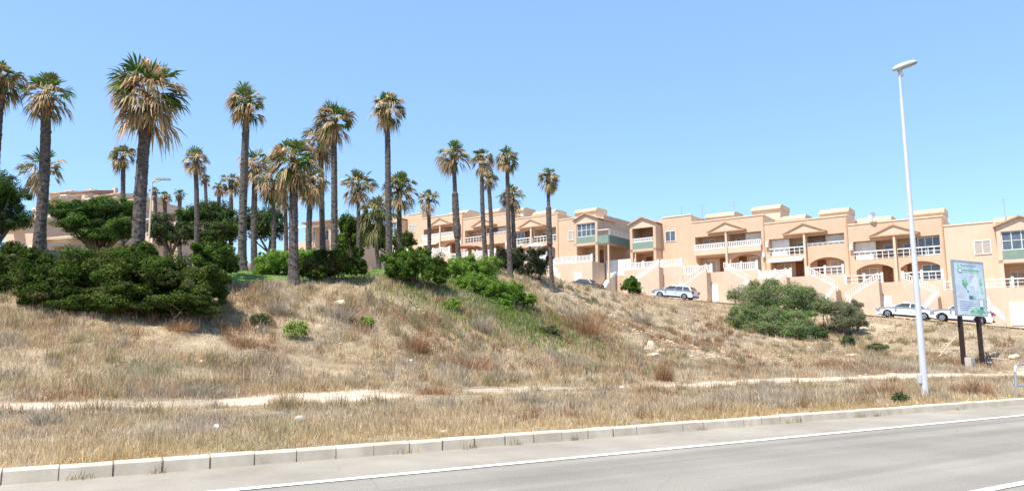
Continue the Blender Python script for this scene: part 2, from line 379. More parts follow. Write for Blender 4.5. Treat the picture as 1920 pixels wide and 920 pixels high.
m2 = n.new('ShaderNodeMix'); m2.data_type = 'RGBA'; m2.blend_type = 'MULTIPLY'; m2.inputs[0].default_value = 1
src = n['Principled BSDF'].inputs['Base Color'].links[0].from_socket
l.new(src, m1.inputs[6]); l.new(cr.outputs[0], m1.inputs[7]); l.new(m1.outputs[2], m2.inputs[6]); l.new(cs.outputs[0], m2.inputs[7])
l.new(m2.outputs[2], n['Principled BSDF'].inputs['Base Color'])
M['asphalt'] = am
M['shoulder'] = mat('bleached_shoulder', (0.285, 0.252, 0.205), 0.95, 0.10, 0.7, 0.4, 60, second=(0.315, 0.28, 0.23))
def wear(m, col, lo, hi, scale, crack=False):
    n = m.node_tree.nodes; l = m.node_tree.links; p = n['Principled BSDF']; src = p.inputs['Base Color'].links[0].from_socket; tc = n['Texture Coordinate']
    nz = n.new('ShaderNodeTexNoise'); nz.inputs['Scale'].default_value = scale; nz.inputs['Detail'].default_value = 9; nz.inputs['Roughness'].default_value = .7; l.new(tc.outputs['Object'], nz.inputs['Vector'])
    fac_ = nz.outputs['Fac']
    cr = n.new('ShaderNodeValToRGB'); cr.color_ramp.elements[0].position = lo; cr.color_ramp.elements[1].position = hi
    if crack:
        v = n.new('ShaderNodeTexVoronoi'); v.feature = 'DISTANCE_TO_EDGE'; v.inputs['Scale'].default_value = .32
        mx0 = n.new('ShaderNodeMix'); mx0.data_type = 'RGBA'; mx0.inputs[0].default_value = .12; l.new(tc.outputs['Object'], mx0.inputs[6]); l.new(nz.outputs['Color'], mx0.inputs[7]); l.new(mx0.outputs[2], v.inputs['Vector']); fac_ = v.outputs['Distance']
    l.new(fac_, cr.inputs[0]); mx = n.new('ShaderNodeMix'); mx.data_type = 'RGBA'; l.new(cr.outputs[0], mx.inputs[0]); mx.inputs[6].default_value = (*col, 1); l.new(src, mx.inputs[7]); l.new(mx.outputs[2], p.inputs['Base Color'])
wear(M['paint'], (0.40, 0.375, 0.34), .36, .46, 9)
wear(M['asphalt'], (0.215, 0.20, 0.172), .001, .003, 1.2, True)
wear(M['shoulder'], (0.20, 0.18, 0.15), .30, .40, 2.2)
RROT = math.atan2(RT[1], RT[0])
def strip(name, s0, s1, d0, d1, z, m, kind='structure'):
    mb = MB(); k = max(1, int((s1 - s0) / 8)); vs = []
    for i in range(k + 1):
        s = s0 + (s1 - s0) * i / k; vs += [(s, d0, z), (s, d1, z)]
    mb.add(vs, [(2*i, 2*i+2, 2*i+3, 2*i+1) for i in range(k)])
    o = mb.build(name, m, rot=(0, 0, RROT)); return tag(o, kind=kind)
strip('road', -250, 350, -2.0, KERB + 0.02, 0.0, 'asphalt')
strip('road_shoulder', -250, 350, 8.1, KERB + 0.01, 0.004, 'shoulder')
strip('edge_line', -250, 350, 8.10, 8.24, 0.009, 'paint')
mb = MB()
for k in range(-20, 30):
    s = 6.5 + k * 9.0
    mb.add([(s, 4.05, .009), (s + 4.5, 4.05, .009), (s + 4.5, 4.17, .009), (s, 4.17, .009)], [(0, 1, 2, 3)])
tag(mb.build('centre_line', 'paint', rot=(0, 0, RROT)), kind='structure')
mb = MB(); L = 0.527; s0 = -0.56
for k in range(-60, 260):
    a = s0 + k * L; dj = random.uniform(-.006, .006); dz = random.uniform(-.006, .006); g = random.choice([.008, .014, .022, .032])
    prof = [(KERB + dj, -0.05), (KERB + .012 + dj, 0.135 + dz), (KERB + .03 + dj, .158 + dz), (KERB + .15, .16 + dz), (KERB + .15, -0.05)]
    mb.prism(prof, a + g / 2, a + L - g / 2, 'x', 0)
mb.box(s0 - 60 * L, s0 + 260 * L, KERB + .02, KERB + .14, -.05, .135, 1)
tag(mb.build('kerb', ['kerb', 'joint'], rot=(0, 0, RROT)), kind='structure')

# upper street and its pavement
def astrip(name, a0, a1, o0, o1, dz, m, side=0):
    mb = MB(); k = int((a1 - a0) / 4); vs = []; fs = []
    for i in range(k + 1):
        a = a0 + (a1 - a0) * i / k
        for o, z in ((o0, dz), (o1, dz), (o1, dz - side)):
            p = fac(a, o, street_z(a) + z); vs.append(p)
    for i in range(k):
        b = 3 * i; fs.append((b, b + 3, b + 4, b + 1))
        if side: fs.append((b + 1, b + 4, b + 5, b + 2))
    mb.add(vs, fs); return tag(mb.build(name, m), kind='structure')
astrip('street', -58, 70, 4.45, 10.5, 0.0, 'street')
astrip('pavement', -58, 70, 2.9, 4.5, 0.13, 'pave', 0.16)

# ------------------------------------------------------------------ foliage
def pal(cols, n, rng, jitter=0.2):
    c = np.array(cols)[rng.integers(0, len(cols), n)]
    return np.clip(c * (1 + jitter * (rng.random((n, 1)) - 0.5) * 2), 0, 1)
def leaves(name, blobs, n, size, cols, parent, seed=0, aspect=0.45, clumps=26, spread=0.30, up=0.35, fill=0.15, floor=True, loc=None, hang=0.0):
    rng = np.random.default_rng(seed); Ps = []; Ns = []; Cs = []
    vol = np.array([(b[1][0] * b[1][1] * b[1][2]) ** (2 / 3) for b in blobs]); vol /= vol.sum()
    for (c, r), wgt in zip(blobs, vol):
        m = int(n * wgt); r = np.array(r); k = max(8, int(clumps))
        dirs = rng.normal(size=(k, 3)); dirs /= np.linalg.norm(dirs, axis=1)[:, None]
        dirs[:, 2] = np.abs(dirs[:, 2]) * rng.choice([1, 1, 1, -0.75, -0.45], k)
        rad = 0.62 + 0.36 * rng.random(k); rad[rng.random(k) < fill] *= 0.6
        cc = dirs * rad[:, None]; csz = spread * (0.6 + 0.8 * rng.random(k))
        ccol = rng.random(k)
        ch = rng.integers(0, k, m)
        q = rng.normal(size=(m, 3)); q /= np.linalg.norm(q, axis=1)[:, None]; q *= (rng.random((m, 1)) ** 0.4)
        p = cc[ch] + q * csz[ch][:, None]
        nrm = q * 0.7 + dirs[ch] * 0.4 + rng.normal(size=(m, 3)) * 0.55; nrm[:, 2] += up
        Ps.append(p * r + np.array(c)); Ns.append(nrm)
        g = len(cols); ci = np.clip((ccol[ch] * g + rng.normal(size=m) * 0.7).astype(int), 0, g - 1)
        Cs.append(np.array(cols)[ci] * (1 + 0.25 * (rng.random((m, 1)) - 0.5) * 2))
    p = np.concatenate(Ps); nrm = np.concatenate(Ns); col = np.clip(np.concatenate(Cs), 0, 1)
    off = np.array(loc) if loc is not None else np.zeros(3)
    if floor:
        gz = H(p[:, 0] + off[0], p[:, 1] + off[1]) - off[2]; k = p[:, 2] > gz + 0.02; p, nrm, col = p[k], nrm[k], col[k]
    nrm /= np.linalg.norm(nrm, axis=1)[:, None]; m = len(p)
    a = rng.normal(size=(m, 3)); a[:, 2] -= hang; a -= nrm * (a * nrm).sum(1)[:, None]; a /= np.linalg.norm(a, axis=1)[:, None]; b = np.cross(nrm, a)
    ln = size * (0.6 + 0.8 * rng.random((m, 1))); wd = ln * aspect
    V = np.stack([p - a * ln * .5, p + b * wd * .5 - nrm * ln * .06, p + a * ln * .5, p - b * wd * .5 - nrm * ln * .06], 1).reshape(-1, 3)
    return np_mesh(name, V, np.arange(4 * m).reshape(-1, 4), 'leaf', np.repeat(col, 4, 0), parent=parent)

def px_blob(px, py, rx, ry, Y, org, depth=None):
    p = at(px, py, Y) - org; k = Y / FPX
    return (tuple(p), (rx * k, (depth or rx * k * 0.8), ry * k))

def bush(name, label, cat, px, py_base, Y, parts, n, size, cols, seed, group=None, stems=7, **kw):
    base = at(px, py_base, Y); base.z = G(base.x, base.y)
    e = empty(name, base, label=label, cat=cat, group=group)
    blobs = [px_blob(a, b, rx, ry, yy, base, dp) for a, b, rx, ry, yy, dp in parts]
    rs_ = random.Random(seed * 3 + 1); sat = []
    for c, r in blobs:                                   # small side clumps break up the outline
        for i in range(7):
            q = rs_.uniform(0, 2 * PI); t = rs_.uniform(.15, 1.0) if i < 4 else rs_.uniform(-.75, -.1); k = rs_.uniform(.18, .34)
            sat.append(((c[0] + math.cos(q) * r[0] * .95 * math.sqrt(1 - t * t * .8), c[1] + math.sin(q) * r[1] * .9 * math.sqrt(1 - t * t * .8), c[2] + r[2] * t), (r[0] * k, r[1] * k, r[2] * k * 1.2)))
    leaves('foliage', blobs + sat, int(n * 1.25), size, cols, e, seed, loc=base, **kw)
    mb = MB(); rng = random.Random(seed)
    for c, r in blobs:
        for i in range(stems):
            f = Vector((c[0] + rng.uniform(-.5, .5) * r[0], c[1] + rng.uniform(-.5, .5) * r[1], 0)); f.z = G(base.x + f.x, base.y + f.y) - base.z - 0.1
            t = Vector((c[0] + rng.uniform(-.8, .8) * r[0], c[1] + rng.uniform(-.8, .8) * r[1], c[2] + rng.uniform(-.1, .6) * r[2]))
            mid = (f + t) / 2 + Vector((rng.uniform(-.2, .2), rng.uniform(-.2, .2), rng.uniform(0, .2)))
            mb.tube([f, mid, t], [.035, .025, .008], 5, 0)
    mb.build('branches', 'bark', e)
    return e
DK = [(0.036, 0.06, 0.013), (0.052, 0.088, 0.017), (0.072, 0.118, 0.022), (0.105, 0.155, 0.03), (0.10, 0.10, 0.04)]
DK2 = [(0.042, 0.075, 0.015), (0.062, 0.11, 0.02), (0.09, 0.155, 0.028), (0.125, 0.195, 0.036)]
LG = [(0.14, 0.25, 0.035), (0.19, 0.33, 0.05), (0.24, 0.38, 0.07), (0.15, 0.22, 0.045)]
OL = [(0.07, 0.095, 0.035), (0.10, 0.125, 0.05), (0.13, 0.15, 0.065), (0.06, 0.085, 0.04)]
GR = [(0.17, 0.20, 0.10), (0.23, 0.23, 0.14), (0.13, 0.18, 0.07), (0.27, 0.23, 0.17)]

bush('hedge_bush', 'long dark green glossy bush sprawling down the bank at far left of the lawn', 'bush', 250, 560, 30,
     [(90, 520, 60, 44, 29.5, 1.6), (160, 515, 80, 50, 29.5, 1.8), (240, 522, 85, 58, 29.5, 1.9), (320, 525, 76, 54, 29.5, 1.9), (375, 540, 46, 42, 29.0, 1.4), (250, 562, 130, 34, 28.0, 1.0), (150, 568, 84, 30, 28.0, 1.0), (330, 570, 78, 26, 28.0, 1.0), (100, 555, 60, 30, 28.4, 1.0)], 150000, 0.105, DK, 21, clumps=46, spread=.26, fill=.4)
bush('hedge_bush', 'dark bush cut off by the left edge of the photo below the palms', 'bush', 20, 540, 31,
     [(-30, 505, 60, 42, 31, 1.6), (40, 505, 58, 42, 31, 1.5), (15, 535, 70, 26, 30, 1.2)], 52000, 0.105, DK, 22, clumps=40, spread=.27, fill=.4)
bush('round_bush', 'rounded dark green bush at the right end of the long hedge by the lawn', 'bush', 400, 520, 33,
     [(398, 487, 44, 30, 33, 1.1)], 20000, 0.10, DK2, 23, clumps=44, spread=.25)
bush('light_green_bush', 'light green feathery bush on the lawn behind the short thick palm', 'bush', 520, 520, 37.5,
     [(512, 497, 32, 27, 37.5, 1.0), (545, 495, 30, 26, 38, 1.0), (583, 492, 26, 26, 38, 1.0)], 26000, 0.11, LG, 24, aspect=.3, clumps=44, spread=.27)
bush('dark_bush', 'dark rounded bush just right of the short thick palm at the bank top', 'bush', 630, 525, 36,
     [(602, 500, 36, 30, 36, 1.1), (645, 496, 38, 34, 36.3, 1.1)], 28000, 0.10, DK, 25, clumps=44, spread=.27, fill=.4)
bush('dark_bush', 'dense dark green bush overhanging the middle of the bank top', 'bush', 775, 540, 37.5,
     [(755, 498, 42, 34, 37.5, 1.2), (795, 504, 42, 36, 37.3, 1.2), (775, 490, 32, 26, 38, 1.1)], 38000, 0.10, DK2, 26, clumps=46, spread=.26, fill=.4)
bush('palmetto_bush', 'bright green spiky bush between two tall palms above the green slope', 'bush', 885, 520, 42.5,
     [(865, 505, 30, 24, 42, 1.0), (905, 503, 34, 24, 43, 1.0)], 10000, 0.20, LG, 27, aspect=.18, clumps=50, spread=.3, up=.1)
bush('sprawling_bush', 'bright green bush spilling down the slope in the middle', 'bush', 920, 560, 40,
     [(900, 545, 30, 26, 39.6, 1.0), (940, 552, 38, 28, 40, 1.2), (965, 548, 20, 20, 41, .8), (872, 530, 26, 20, 40, .9), (985, 562, 24, 13, 41, .8), (925, 575, 34, 14, 39, .9)], 38000, 0.11, [(0.12, 0.21, 0.035), (0.16, 0.27, 0.045), (0.20, 0.31, 0.06)], 28, aspect=.3, clumps=46, spread=.27)
bush('grey_green_bush', 'large dark grey green bush in front of the left house terrace', 'bush', 975, 520, 53,
     [(960, 492, 36, 30, 53, 1.3), (1005, 500, 32, 28, 52, 1.2)], 24000, 0.125, [(0.045, 0.06, 0.03), (0.07, 0.085, 0.045), (0.10, 0.11, 0.065)], 29, clumps=44, spread=.27, fill=.4)
bush('clipped_hedge', 'small dark hedge between the two house blocks', 'hedge', 1183, 550, 82,
     [(1183, 538, 17, 17, 82, 1.2)], 3500, 0.22, DK2, 30, clumps=40, spread=.35)
bush('clipped_hedge', 'low dark shrub beside the front of the dark grey car', 'shrub', 1122, 545, 74,
     [(1118, 542, 18, 6, 74, .6)], 1800, 0.2, GR, 32, clumps=30, spread=.35)
rb = bush('wild_shrub', 'big wild green and brown shrub below the houses on the right slope', 'shrub', 1450, 600, 58,
     [(1415, 560, 42, 32, 60, 1.8), (1470, 562, 50, 33, 60, 2.0), (1515, 575, 38, 30, 60, 1.6), (1400, 590, 34, 24, 58, 1.2), (1480, 600, 48, 22, 57, 1.4), (1440, 598, 34, 22, 57, 1.3), (1500, 622, 50, 18, 55, 1.1), (1430, 618, 44, 16, 55.5, 1.1), (1385, 600, 26, 18, 57, 1.0)], 70000, 0.13,
     [(0.12, 0.20, 0.06), (0.15, 0.26, 0.065), (0.20, 0.29, 0.09), (0.22, 0.24, 0.12), (0.30, 0.225, 0.15), (0.17, 0.24, 0.12)], 33, aspect=.35, clumps=70, spread=.34)
bush('wild_shrub', 'grey leaning shrub with bare dark trunk right of the big wild shrub', 'shrub', 1575, 612, 59,
     [(1585, 585, 30, 22, 59, 1.1), (1605, 600, 19, 18, 58.5, .8), (1545, 572, 30, 13, 60, .9), (1580, 606, 28, 13, 58, .9)], 22000, 0.13, GR, 34, aspect=.3, clumps=60, spread=.36)
bush('low_shrub', 'low bright green plant at the foot of the big wild shrub', 'shrub', 1525, 638, 54,
     [(1525, 628, 28, 13, 54, .8)], 3200, 0.16, [(0.10, 0.16, 0.06), (0.08, 0.13, 0.05)], 35, aspect=.3, spread=.35)
for i, (px, py, rx, ry, lab, cols) in enumerate([
        (553, 622, 24, 22, 'small bright green shrub alone on the left part of the dry bank', LG),
        (688, 603, 13, 14, 'tiny green shrub on the bank below the dark bush', LG),
        (488, 600, 18, 14, 'faint green shrub on the bank below the lawn edge', OL),
        (848, 572, 16, 14, 'green sprig on the bank left of the bright green slope', LG),
        (1027, 620, 22, 11, 'low green shrub below the green slope in the middle', OL),
        (1645, 652, 20, 9, 'low grey green plant on the stony slope behind the street lamp', OL),
        (1590, 642, 12, 12, 'thin green plant on the stony slope left of the street lamp', OL),
        (1688, 745, 13, 12, 'small green weed at the kerb left of the street lamp foot', OL)]):
    g = ground_at(px, py + ry * .7)
    e = empty('small_shrub', g, label=lab, cat='shrub'); k = g.y / FPX
    leaves('foliage', [((0, 0, ry * k * .6), (rx * k, rx * k * .8, ry * k))], 1100, 0.10 * g.y / 30 + 0.02, cols, e, 60 + i, aspect=.3, clumps=30, spread=.4, loc=g)
    mb = MB(); rr = random.Random(i)
    for q in range(6): mb.tube([(0, 0, -.08), (rr.uniform(-.5, .5) * rx * k, rr.uniform(-.4, .4) * rx * k, ry * k)], [.02, .006], 4)
    mb.build('branches', 'twig', e)

# ------------------------------------------------------------------ broad trees
def tree(name, label, px, Y, blobs, n, size, cols, seed, trunk_r=.2, clumps=46, spread=.27, hub=None):
    b = at(px, 500, Y); base = Vector((b.x, b.y, G(b.x, b.y)))
    e = empty(name, base, label=label, cat='tree')
    bl = [px_blob(a, bb, rx, ry, yy, base, dp) for a, bb, rx, ry, yy, dp in blobs]
    leaves('crown', bl, n, size, cols, e, seed, loc=base, clumps=clumps, spread=spread, fill=.3)
    mb = MB(); rng = random.Random(seed); zlow = min(c[2] - r[2] * .5 for c, r in bl); hubp = Vector((0.1, 0, max(0.6, zlow * .55)))
    mb.tube([(0, 0, -.3), (.05, 0, hubp.z * .5), hubp], [trunk_r * 1.35, trunk_r, trunk_r * .85], 9)
    for c, r in bl:
        for i in range(4):
            t = Vector((c[0] + rng.uniform(-.6, .6) * r[0], c[1] + rng.uniform(-.6, .6) * r[1], c[2] + rng.uniform(-.4, .5) * r[2]))
            mid = hubp.lerp(t, .5) + Vector((rng.uniform(-.3, .3), rng.uniform(-.3, .3), rng.uniform(-.25, .25)))
            mb.tube([hubp, mid, t], [trunk_r * .5, trunk_r * .32, .02], 6)
    mb.build('trunk', 'bark', e, smooth=True)
    return e
TG = [(0.04, 0.08, 0.02), (0.06, 0.12, 0.025), (0.09, 0.165, 0.035), (0.125, 0.21, 0.045), (0.075, 0.11, 0.04)]
TO = [(0.06, 0.075, 0.035), (0.085, 0.105, 0.045), (0.06, 0.10, 0.03), (0.10, 0.12, 0.06)]
tree('broad_tree', 'big olive green tree cut off by the left edge of the photo', -20, 42,
     [(-40, 375, 60, 52, 42, 1.8), (15, 370, 40, 42, 42, 1.4), (10, 415, 46, 34, 42, 1.4), (-20, 340, 40, 26, 42, 1.2)], 42000, 0.13, TO + TG[:3], 41)
tree('broad_tree', 'wide low umbrella shaped tree with forked trunk left of the tall thick palm', 182, 48,
     [(130, 400, 44, 26, 48, 1.6), (175, 395, 48, 28, 48, 1.8), (225, 398, 40, 30, 48, 1.6), (185, 428, 58, 28, 48, 1.5), (228, 432, 34, 30, 47, 1.2), (150, 420, 40, 24, 47.5, 1.4), (185, 444, 42, 16, 47.5, 1.2), (170, 425, 60, 22, 49, 1.2)], 80000, 0.13, TG, 42, .22)
tree('broad_tree', 'olive tree behind the street lamp among the palms', 318, 62,
     [(300, 430, 26, 34, 62, 1.4), (332, 440, 28, 26, 62, 1.4)], 9000, 0.2, TO, 43)
tree('broad_tree', 'rounded green tree behind the thin palm left of the lawn', 395, 64,
     [(360, 410, 38, 26, 64, 1.8), (400, 405, 38, 32, 64, 1.9), (395, 440, 58, 26, 63, 1.8), (430, 425, 28, 34, 63, 1.5)], 36000, 0.17, TG + TO[:2], 44)
tree('broad_tree', 'green tree crown showing between the two trunks left of the short palm', 500, 66,
     [(480, 420, 30, 36, 66, 1.6), (510, 425, 28, 34, 66, 1.5)], 13000, 0.2, TG + TO[:2], 45)
tree('broad_tree', 'dark tree behind the trunks in the middle of the palm grove', 665, 60,
     [(655, 425, 24, 30, 60, 1.4), (685, 445, 26, 28, 60, 1.4), (650, 455, 24, 22, 60, 1.2)], 13000, 0.18, DK2, 46)
tree('broad_tree', 'shaded dark tree under the palms beside the peach house', 735, 62,
     [(715, 450, 28, 30, 62, 1.4), (755, 452, 24, 26, 62, 1.3)], 11000, 0.18, DK, 47)

# ------------------------------------------------------------------ palms
GRN = [(0.07, 0.13, 0.025), (0.10, 0.18, 0.035), (0.14, 0.23, 0.045), (0.17, 0.22, 0.06)]
TAN = [(0.50, 0.34, 0.185), (0.57, 0.41, 0.24), (0.44, 0.29, 0.15), (0.31, 0.20, 0.105), (0.58, 0.45, 0.28)]
OLV = [(0.20, 0.19, 0.09), (0.26, 0.24, 0.12), (0.15, 0.16, 0.06)]
def fan(V, Cc, rng, hub, az, el, pet, R, cols, spread, nseg, droop, w):
    d = np.array([math.cos(az) * math.cos(el), math.sin(az) * math.cos(el), math.sin(el)])
    side = np.array([-math.sin(az), math.cos(az), 0.0]); up = np.cross(d, side) * -1
    if up[2] < 0: up = -up
    tip = hub + d * pet + np.array([0, 0, -0.10 * pet * droop])
    col = np.array(cols[rng.integers(len(cols))])
    pw = side * w * .28
    V += [hub - pw, hub + pw, tip + pw * .7, tip - pw * .7]; Cc += [np.clip(col * 1.3 + .02, 0, 1)] * 4
    d2 = d + np.array([0, 0, -0.45 * droop]); d2 /= np.linalg.norm(d2)
    roll = rng.normal() * .35; up2 = up * math.cos(roll) + side * math.sin(roll); sd2 = np.cross(d2, up2); sd2 /= np.linalg.norm(sd2)
    for i in range(nseg):
        t = (i + .5) / nseg * 2 - 1; an = t * spread + rng.normal() * .05
        dirv = d2 * math.cos(an) + sd2 * math.sin(an) + up2 * (0.10 * abs(t)); dirv /= np.linalg.norm(dirv)
        Ls = R * (0.72 + .28 * math.cos(an * .8)) * rng.uniform(.85, 1.1)
        m = tip + (dirv + rng.normal(size=3) * .07) * Ls * .58
        e_ = m + (dirv * .75 + np.array([0, 0, -rng.uniform(.3, 1.1) * droop])) * Ls * .42
        nw = np.cross(dirv, up2); nw /= (np.linalg.norm(nw) + 1e-6); nw = nw * w * .5 + up2 * w * .12 * rng.normal()
        c = np.clip(col * rng.uniform(.75, 1.25), 0, 1)
        V += [tip - nw * .3, tip + nw * .3, m + nw, m - nw, m - nw, m + nw, e_ + nw * .12, e_ - nw * .12]; Cc += [c] * 8
def palm(label, pxb, pxh, pyh, Rpx, Y, r=.22, skirt=1.2, green=15, brown=44, seed=0, pyb=None, tan=TAN, grn=GRN, droop=1.0, sleeve=None):
    rng = np.random.default_rng(1000 + seed); rr = random.Random(seed)
    b = at(pxb, pyb or 500, Y); base = Vector((b.x, b.y, G(b.x, b.y) - 0.05))
    hubw = at(pxh, pyh, Y); hub = hubw - base; R = Rpx * Y / FPX
    e = empty('palm_tree', base, label=label, cat='palm tree')
    # trunk
    Hh = hub.z; N = max(14, int(Hh / .16)); pts = []; rs = []
    bend = rr.uniform(-.12, .12)
    for i in range(N + 1):
        t = i / N; z = Hh * t
        x = hub.x * t + bend * math.sin(PI * t); y = bend * .6 * math.sin(PI * t * 1.3)
        rad = r * (1.0 - .22 * t) * (1 + .55 * math.exp(-z / .45)) * (1 + (.02 if i % 2 else -.02) + rr.uniform(-.035, .035))
        if sleeve and sleeve[0] < t < sleeve[1]: rad *= 1.45 + rr.uniform(-.08, .12)
        pts.append((x, y, z)); rs.append(rad)
    mb = MB(); mb.tube(pts, rs, 12)
    for i in range(int(N * 3.0)):
        t = rr.uniform(.03, .97); z = Hh * t; a = rr.uniform(0, 2 * PI); k = int(t * N); rad = rs[k] * .95
        c = Vector((hub.x * t + bend * math.sin(PI * t), bend * .6 * math.sin(PI * t * 1.3), z)); o = Vector((math.cos(a), math.sin(a), 0)); s_ = Vector((-math.sin(a), math.cos(a), 0)); ww = r * .28
        q = c + o * rad; tipp = q + o * r * rr.uniform(.05, .2) + Vector((0, 0, r * rr.uniform(.2, .7)))
        mb.add([q - s_ * ww, q + s_ * ww, tipp + s_ * ww * .4, tipp - s_ * ww * .4], [(0, 1, 2, 3)], 0)
    hubv = Vector(hub)
    for i in range(60):                                     # leaf bases crowded under the crown
        a = rr.uniform(0, 2 * PI); t = 1 - rr.random() ** 1.5 * min(.3, R * .9 / Hh)
        c = Vector((hub.x * t, 0, Hh * t)); o = Vector((math.cos(a), math.sin(a), 0)); s_ = Vector((-math.sin(a), math.cos(a), 0))
        q = c + o * r * .6; tp = c + o * r * rr.uniform(1.3, 1.9) + Vector((0, 0, rr.uniform(.1, .35)))
        mb.add([q - s_ * .09, q + s_ * .09, tp + s_ * .03, tp - s_ * .03], [(0, 1, 2, 3)], 1)
    mb.build('trunk', ['trunk', 'boot'], e)
    h = np.array(hub); w = max(.05, R * .045)
    lop = rng.uniform(0, 2 * PI)
    V = []; Cc = []
    for i in range(green):
        el = math.radians(86 - 96 * ((i + rng.random()) / green) ** 1.15); az = i * 2.39996 + rng.normal() * .55
        pet = R * rng.uniform(.30, .62) * (1 if el < 1.0 else .85); fan(V, Cc, rng, h, az, el, pet, R * rng.uniform(.36, .60), grn if rng.random() < .75 else OLV, rng.uniform(.9, 1.5), 17, (.3 if el > .9 else .75) * droop, w)
    np_mesh('crown', np.array(V), np.arange(len(V)).reshape(-1, 4), 'frond', np.array(Cc), parent=e)
    V = []; Cc = []
    for i in range(brown):
        f = (i + rng.random()) / brown
        el = math.radians(56 - (98 + 28 * (skirt - .9) / .8) * f); az = i * 2.39996 + rng.normal() * .6; az += .55 * math.sin(az - lop)
        hb = h - np.array([0, 0, max(0, f - .35) * R * .35])
        pet = R * rng.uniform(.26, .62) * (1 - .25 * f); Rl = R * rng.uniform(.34, .66) * (1 if f < .4 else .75 + .35 * skirt * f)
        fan(V, Cc, rng, hb, az, el, pet, Rl, tan if rng.random() < .80 else OLV + GRN[:2], rng.uniform(.5, 1.1), 14, 1.2 * droop, w * .9)
    np_mesh('dead_fronds', np.array(V), np.arange(len(V)).reshape(-1, 4), 'frond', np.array(Cc), parent=e)
    return e
palm('palm cut off by the left photo edge, only half its crown showing', -10, 0, 148, 50, 31, .24, seed=1)
palm('tall palm with slightly leaning dark trunk, second from left', 66, 88, 180, 58, 32, .25, seed=2, brown=30)
palm('tallest and thickest palm with the widest shaggy crown, behind the long hedge', 260, 277, 180, 88, 32, .29, seed=3, green=19, brown=68, skirt=1.0)
palm('squat crowned palm half hidden behind the leaning dark trunk at left', 86, 82, 318, 50, 58, .24, seed=4, brown=24)
palm('thin palm with small brown crown just left of the tallest thick palm', 229, 231, 292, 30, 55, .20, seed=5)
palm('thin palm with small round crown standing right of the slim street lamp', 368, 367, 300, 31, 56, .21, seed=6)
palm('tall palm with dense round crown and flared pale base on the lawn', 454, 463, 194, 46, 40, .24, seed=7, brown=40, pyb=505)
palm('medium palm standing close behind the tall lawn palm', 478, 479, 312, 40, 52, .24, seed=8, brown=40, green=14)
palm('short thick palm with big tan skirt at the edge of the bank', 551, 551, 302, 58, 34.6, .24, seed=9, brown=60, skirt=1.7, green=22, pyb=523)
palm('tall palm with shaggy tan crown right of the short thick palm', 627, 626, 226, 46, 46, .23, seed=10, brown=50, skirt=1.5, green=18)
palm('shaggy brown palm just left of the tall shaggy tan one', 607, 601, 265, 44, 50, .22, seed=11, brown=46, skirt=1.5, green=12)
palm('tall palm with tan and green mop crown above the dense dark bush', 730, 726, 202, 41, 44, .21, seed=12, brown=44, skirt=1.4, green=22, pyb=505)
palm('palm with thick dark sleeve midway up its trunk, before the left houses', 862, 851, 292, 39, 46, .17, seed=13, brown=34, skirt=1.1, sleeve=(.28, .68))
palm('left palm of the close pair before the left houses', 912, 903, 300, 28, 54, .19, seed=14)
palm('short crowned right palm of the close pair before the left houses', 922, 915, 332, 24, 60, .20, seed=15, brown=24)
palm('tall slim palm right of the close pair, its foot beside the grey green bush', 957, 951, 298, 28, 48, .17, seed=16, pyb=508)
palm('lower shaggy palm partly behind the slim one right of the close pair', 966, 960, 366, 30, 62, .21, seed=17, brown=40, skirt=1.4, green=16)
palm('rightmost palm, slim, standing alone before the left houses', 1036, 1028, 336, 27, 50, .15, seed=18, pyb=515, sleeve=(.4, .75))
palm('small palm in front of the left end of the peach houses', 805, 803, 374, 27, 62, .19, seed=19, brown=28)
palm('small tan crowned palm above the rounded green tree', 430, 433, 342, 25, 66, .22, seed=20, brown=30)
palm('faded brown palm touching the tan crowned one above the rounded tree', 412, 411, 352, 18, 72, .22, seed=21, brown=34, green=6)
palm('tiny distant palm left of the faded brown one', 385, 385, 336, 13, 92, .25, seed=22, brown=10, green=18)
palm('leftmost of three tiny distant palms by the slim street lamp', 291, 290, 360, 13, 96, .28, seed=23, brown=6, green=18)
palm('middle of three tiny distant palms by the slim street lamp', 309, 309, 371, 16, 94, .3, seed=24, brown=8, green=18)
palm('rightmost of three tiny distant palms by the slim street lamp', 337, 337, 366, 16, 95, .3, seed=25, brown=8, green=18)
palm('palm with ragged brown skirt left behind the short thick palm', 513, 511, 340, 38, 50, .18, seed=26, brown=44, skirt=1.6, green=10)
palm('slender palm hidden close behind the left side of the short thick palm', 537, 534, 362, 34, 57, .18, seed=27, brown=34, green=12)
palm('brown skirted palm close behind the right side of the short thick palm', 581, 584, 340, 42, 48, .22, seed=28, brown=48, skirt=1.6, green=10)
palm('green and tan palm left of the tall mop crowned palm', 672, 672, 348, 40, 58, .18, seed=29, brown=30, green=22)
palm('palm with loose olive crown just right of the tall mop crowned trunk', 748, 749, 354, 44, 50, .20, seed=30, brown=36, green=22, tan=TAN[:2] + OLV)
palm('low drooping olive palm left of the tall mop crowned trunk', 712, 706, 402, 46, 47, .13, seed=31, brown=44, skirt=1.5, green=20, tan=OLV + [(0.34, 0.30, 0.17)], grn=OLV, droop=1.3)

